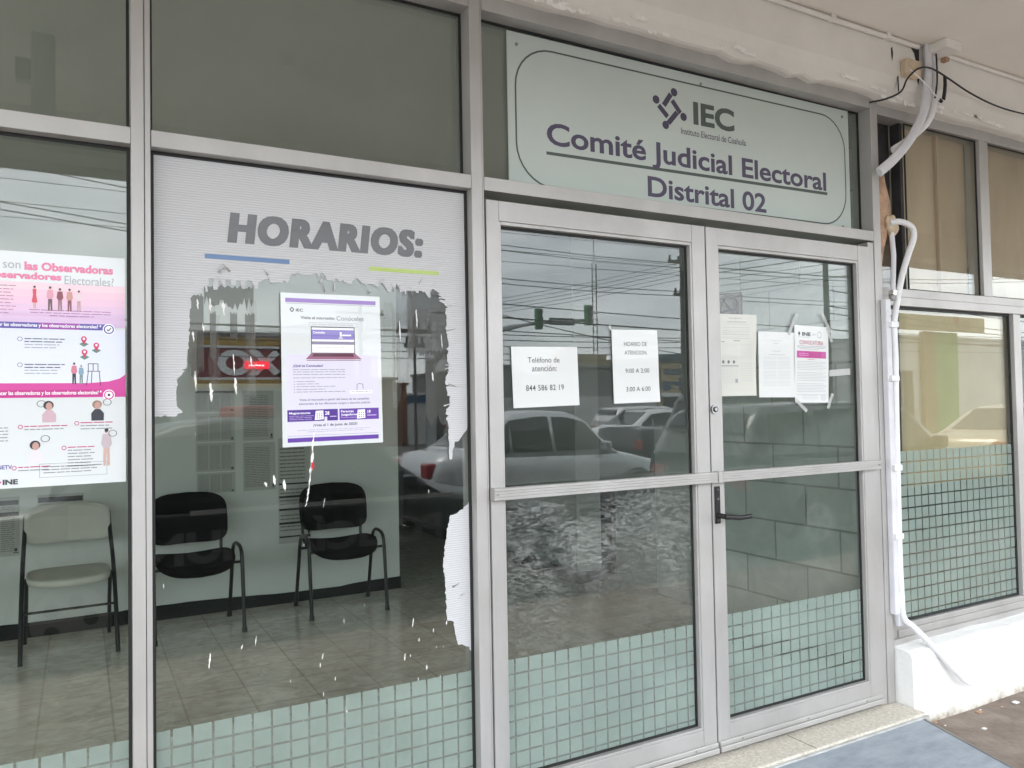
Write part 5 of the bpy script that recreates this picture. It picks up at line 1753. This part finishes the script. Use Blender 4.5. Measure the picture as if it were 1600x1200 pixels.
car('parked_car', 'white hatchback parked at the kerb of the pharmacy', 'car', 15.6, -19.5, ZG, 4.3, 1.7, paint('white_paint', (0.72, 0.72, 0.72)), 'suv', 1.55, 'vehicles in the street')
car('pickup_truck', 'black pickup truck near the pharmacy side of the road', 'pickup', 9.85, -10.9, ZG, 5.3, 1.85, paint('black_paint', (0.012, 0.012, 0.013)), 'pickup', 1.85, 'vehicles in the street')
car('dark_suv', 'dark grey sport utility vehicle parked ahead of the patrol car', 'car', 6.05, -4.3, ZG, 4.7, 1.85, paint('dark_grey_paint', (0.03, 0.032, 0.034)), 'suv', 1.62, 'vehicles in the street')
car('beige_sedan', 'beige sedan parked at the far right beyond the dark vehicle', 'car', 13.2, -5.6, ZG, 4.6, 1.75, paint('beige_paint', (0.35, 0.30, 0.22)), 'sedan', 1.5, 'vehicles in the street')
car('white_pickup', 'white pickup truck parked beside the blue and white shop', 'pickup', 13.6, -27.6, ZG, 5.2, 1.85, paint('white_paint', (0.72, 0.72, 0.72)), 'pickup', 1.8, 'vehicles in the street')

# ---- buildings across the road
REDP = pm('red_sign_panel', (0.22, 0.035, 0.045), 0.4); YELP = pm('yellow_sign_panel', (0.42, 0.27, 0.07), 0.4)
CONC = pm('grey_render', (0.22, 0.22, 0.22), 0.85, var=0.1, scale=0.8); CONL = pm('pale_render', (0.42, 0.42, 0.42), 0.85, var=0.06, scale=0.8)
BEI = pm('beige_render', (0.45, 0.38, 0.26), 0.85, var=0.06, scale=0.7); BRK = tile_mat('brick_wall', (0.26, 0.13, 0.09), (0.32, 0.17, 0.12), 0.09, (0.7, 0.7, 0.7), axes='XZ', offset=0.5, ratio=2.4, gw=0.012, rough=0.9)
SHOPG = pm('shop_window_glass', (0.03, 0.04, 0.045), 0.08)
WHR = pm('white_render', (0.66, 0.66, 0.65), 0.85, var=0.04, scale=0.7); BLU = pm('blue_fascia', (0.06, 0.12, 0.22), 0.5); GRN = pm('green_panel', (0.16, 0.36, 0.15), 0.6); WINE = pm('brown_column', (0.30, 0.22, 0.14), 0.7)


def block(name, label, x0, x1, y1, h, mat, depth=9, band=None, openings=()):
    t = thing(name, label, 'building', ((x0 + x1) / 2, y1 - depth / 2, ZG))
    m = MB(); m.box(x0, x1, y1 - depth, y1, ZG, h, mat); m.cbox(x0 - .08, x1 + .08, y1 - depth - .08, y1 + .08, h + .001, h + .12, mat, .02)
    m.build('wall', t)
    if band:
        z0, z1, bm_ = band
        m = MB(); m.box(x0 + .02, x1 - .02, y1 + .001, y1 + .05, z0, z1, bm_); m.build('fascia', t)
    for xa, xb, za, zb_, om, nm in openings:
        m = MB(); m.box(xa, xb, y1 + .004, y1 + .03, za, zb_, om)
        for q in range(1, max(2, int((xb - xa) / 1.2))):
            xx = xa + (xb - xa) * q / max(2, int((xb - xa) / 1.2)); m.box(xx - .03, xx + .03, y1 + .031, y1 + .06, za, zb_, CONL)
        m.build(nm, t)
    return t


ox = block('corner_shop', 'convenience shop with red and yellow OXXO sign across the road', -4, 8.9, -26, 4.15, CONL, band=None, openings=[(-3, 2.6, 0.1, 2.2, SHOPG, 'shop_window'), (5.2, 8.6, 0.1, 2.2, SHOPG, 'shop_window')])
m = MB(); m.box(3.3, 8.9, -25.99, -25.80, 2.35, 4.05, REDP); m.box(3.28, 8.92, -25.799, -25.78, 3.78, 4.06, YELP); m.box(3.28, 8.92, -25.799, -25.78, 2.34, 2.60, YELP); m.box(3.28, 8.92, -25.799, -25.785, 3.70, 3.78, LWH); m.box(3.28, 8.92, -25.799, -25.785, 2.60, 2.68, LWH)
sgn_ = m.build('shop_sign', ox)
m = MB(); wall_text(m, 'OXXO', 8.3, 4.1, 2.74, 3.64, -25.782, LWH, 0.05); m.build('lettering', sgn_)
m = MB(); m.box(5.0, 5.8, -25.77, -25.70, 2.98, 3.24, pm('lit_red_sign', (0.6, 0.02, 0.04), 0.4, emit=((1, 0.03, 0.06), 1.6)))
for k in range(5):
    m.box(5.12 + k * .11, 5.20 + k * .11, -25.699, -25.69, 3.07, 3.12, pm('lit_white_letters', (0.9, 0.9, 0.9), 0.4, emit=((1, 0.9, 0.9), 2.2)))
m.build('lit_sign', ox)
block('brick_house', 'brick house with stepped parapet right of the convenience shop', 9.6, 12.1, -30, 2.75, BRK)
block('brick_annex', 'low brick annex joined to the brick house', 12.12, 12.55, -29.9, 2.5, BRK, depth=5)
bw = block('painted_shop', 'white shop with blue fascia between brick house and grey hall', 12.6, 14.0, -30, 2.05, WHR, band=(1.72, 2.04, BLU))
hall = block('grey_hall', 'long grey hall with a paler base across the road', 14.05, 21.6, -24, 3.0, CONC, band=(ZG + .02, 1.85, CONL), openings=[(19.1, 20.6, 0.75, 1.85, pm('poster_blue', (0.10, 0.14, 0.20), 0.5), 'notice_window')])
m = MB()
rr = []
for k in range(41):
    x = 17.9 + 2.1 * k / 40
    h_ = 3.12 + .62 * min(1, math.sin(math.pi * min(.5, k / 16)) ** .8)
    q = .03 * (k % 2)
    rr.append([(x, -25.5, 3.0), (x, -25.5 + .2 + q, h_ - .1), (x, -26.5, h_ + q), (x, -27.5 - q, h_ - .1), (x, -27.5, 3.0)])
m.loft(rr, BEI, smooth=False); m.build('vaulted_skylight', hall)
ph = block('pharmacy', 'beige fronted pharmacy with blue lettering across the road', 21.7, 31, -24, 3.45, BEI, openings=[(22, 30.6, 0.1, 1.75, SHOPG, 'shop_window')])
m = MB(); m.box(21.7, 31, -23.99, -23.7, 3.30, 3.62, pm('grey_blue_canopy', (0.12, 0.15, 0.18), 0.6)); m.box(21.72, 30.9, -23.95, -23.80, 1.95, 3.29, BEI); m.box(21.71, 31, -23.96, -23.78, 1.80, 1.95, LWH)
fa_ = m.build('fascia', ph)
m = MB(); NAVY = pm('navy_letters', (0.05, 0.09, 0.17), 0.5)
wall_text(m, 'Farmacias', 25.6, 21.85, 2.74, 3.08, -23.79, NAVY, 0.03); wall_text(m, 'Benavides', 25.9, 19.9 + 1.85, 2.05, 2.62, -23.79, NAVY, 0.05)
m.build('lettering', fa_)
ws = block('side_shop', 'white shop with a green panel and brown column at the far right', 31.5, 46, -20, 4.3, WHR, openings=[(31.6, 33.2, 0.2, 2.8, SHOPG, 'shop_window')])
m = MB(); m.box(34.6, 36.4, -19.95, -19.85, -0.1, 4.6, GRN); m.build('green_panel', ws)
m = MB(); m.box(33.7, 34.55, -19.95, -19.75, -0.1, 4.6, WINE); m.build('column', ws)
m = MB(); m.box(31.5, 38, -19.7, -19.45, 4.62, 5.3, BEI)
rnd = random.Random(12); x = 36.8
while x > 33.2:
    w_ = rnd.uniform(.10, .22); m.box(x - w_, x, -19.449, -19.44, 4.75, 5.0 + rnd.choice((0, .14)), WINE); x -= w_ + rnd.choice((.07, .07, .3))
m.box(35.5, 35.9, -19.448, -19.43, 4.98, 5.28, REDP); m.build('sign_board', ws)
yh = block('yellow_roof_house', 'white house with a yellow roof edge at the far right', 46.5, 60, -24, 3.4, WHR, band=(3.0, 3.4, YELP))
block('distant_row', 'pale row of houses far down the road', 48, 75, -34, 4.6, WHR)
block('left_row', 'grey row of houses left of the convenience shop', -30, -4.5, -27, 3.6, CONL, openings=[(-14, -11, 0.6, 2.2, SHOPG, 'window'), (-9, -7, 0.1, 2.2, SHOPG, 'window')])

# ---- poles, traffic signal and overhead cables
WOOD = pm('grey_pole', (0.12, 0.115, 0.105), 0.9, var=0.2, scale=4); GALV = pm('galvanised_steel', (0.34, 0.35, 0.36), 0.5, 0.4)


def pole(name, x, y, h, r, arms, label, box=None):
    t = thing(name, label, 'utility pole', (x, y, ZG), 'utility poles along the road')
    m = MB(); m.tube([(x, y, ZG), (x, y, h)], [r * 1.25, r * .8], WOOD, 10); m.build('mast', t)
    for z, l in arms:
        m = MB(); m.cbox(x - l / 2, x + l / 2, y - .05, y + .05, z - .05, z + .05, WOOD, .01)
        for q in range(4):
            xx = x - l / 2 + .06 + (l - .12) * q / 3; m.cyl((xx, y, z + .05), (xx, y, z + .2), .035, BLACKM, 8)
        m.build('cross_arm', t)
    if box:
        m = MB(); m.cyl((x + .25, y, box - .4), (x + .25, y, box + .4), .2, GALV, 14); m.build('transformer', t)
    return t


pole('utility_pole', 7.0, -15, 3.7, .038, [(3.35, .9), (3.0, .5)], 'thin pole with short arms near the convenience shop')
pole('utility_pole', 11.0, -31.5, 6.2, .11, [(5.8, 2.2), (4.7, 1.9)], 'tall pole with two crossarms behind the brick house', box=3.4)
pole('utility_pole', 17.95, -18, 6.9, .12, [(6.3, 1.2), (5.2, .8)], 'pole with stacked insulators before the grey hall', box=5.0)
pole('utility_pole', 24.5, -17.5, 7.5, .12, [(7.1, 1.8)], 'pole with one long crossarm before the pharmacy')
pole('utility_pole', -6.5, -15.5, 8.0, .12, [(7.4, 1.8)], 'tall pole at the left end of the road')
t = thing('lattice_mast', 'slender lattice radio mast behind the grey hall', 'mast', (25.5, -34, ZG))
m = MB()
for dx in (-.14, .14):
    m.cyl((25.5 + dx, -34, ZG), (25.5 + dx, -34, 9.5), .03, BLACKM, 6)
for k in range(26):
    m.cyl((25.36, -34, .4 + k * .35), (25.64, -34, .4 + k * .35), .02, BLACKM, 6)
m.build('ladder_frame', t)
m = MB(); m.cyl((25.5, -34, 9.5), (25.5, -34, 10.8), .02, BLACKM, 6); m.build('aerial', t)

t = thing('traffic_signal', 'grey traffic signal gantry with two green backed heads and street sign', 'traffic light', (9.5, -20, ZG))
m = MB(); m.tube([(9.5, -20, ZG), (9.5, -20, 3.0)], [.16, .13], GALV, 12); m.build('post', t)
m = MB(); m.tube(smooth_path([(9.5, -20, 2.6), (9.9, -20, 3.2), (11.2, -20, 3.80), (13.2, -20, 4.25), (15.4, -20, 4.45)], 5), [.11] * 6 + [.085] * 8 + [.06] * 7, GALV, 10); m.build('arm', t)
SIGG = pm('signal_green_housing', (0.05, 0.24, 0.10), 0.5)
for x, z in ((13.3, 4.40), (15.27, 4.60)):
    m = MB(); m.cbox(x - .115, x + .115, -19.88, -19.7, z - .36, z + .34, SIGG, .03); h_ = m.build('signal_head', t)
    for q in range(3):
        m = MB(); m.cyl((x, -19.70, z + .21 - q * .22), (x, -19.63, z + .21 - q * .22), .085, BLACKM, 16); m.build('signal_lamp', h_)
m = MB(); m.cbox(13.75, 14.75, -19.88, -19.84, 4.22, 4.46, BLACKM, .01)
rnd = random.Random(8); x = 14.68
for k in range(13):
    w_ = rnd.uniform(.03, .07)
    if k not in (4, 7): m.box(x - w_, x, -19.839, -19.835, 4.29, 4.39, LWH)
    x -= w_ + .018
m.build('street_sign', t)


def cable(p0, p1, sag, r=0.012, label='', n=14):
    P = []
    for k in range(n + 1):
        t_ = k / n
        P.append((p0[0] + (p1[0] - p0[0]) * t_, p0[1] + (p1[1] - p0[1]) * t_, p0[2] + (p1[2] - p0[2]) * t_ - sag * 4 * t_ * (1 - t_)))
    m = MB(); m.tube(P, r, CABLE, 5)
    return one('overhead_cable', m, label, 'cable', 'overhead cables above the road')


cl = 'thin black cable strung high over the road'
for k, (z, s_) in enumerate([(4.55, .22), (4.35, .20), (4.95, .25), (5.15, .25)]):
    cable((-14, -10 - .1 * k, z + .15), (17.9, -10 - .1 * k, z - .1), s_, .005, cl)
for k, z in enumerate([3.36, 3.22, 3.06, 2.86, 2.7]):
    cable((-10, -14.6 - .2 * k, z + .45), (7.0, -15, z), .18, .022 if k == 0 else .010, cl)
    cable((7.0, -15, z), (24.5, -17.5, z + .7), .2, .012, cl)
for k, z in enumerate([6.25, 6.1, 5.3, 5.15]):
    cable((-6.5, -15.5, z + 1.0), (17.95, -18, z), .5, .012, cl)
    cable((17.95, -18, z), (40, -16, z + .8), .4, .012, cl)
for k in range(5):
    cable((17.95, -18, 6.3 - k * .14), (2.5 + k * .5, -24 + .3 * k, 3.9), .35, .009, cl)
    cable((17.95, -18, 6.0 - k * .22), (34, -6 - k, 9.2 - k * .3), .3, .016 if k < 2 else .010, cl)
for k in range(3):
    cable((5, -9 - .2 * k, 3.25 - .2 * k), (30, -12, 3.5 - .24 * k), .15, .014 if k == 1 else .009, cl)
cable((6.2, -12, 3.75), (14, -13, 2.7), .1, .012, cl)
for k, z in enumerate([3.9, 3.55, 3.4, 3.05]):
    cable((14, -9, z), (44, -15, z + .6), .25, .012, cl)
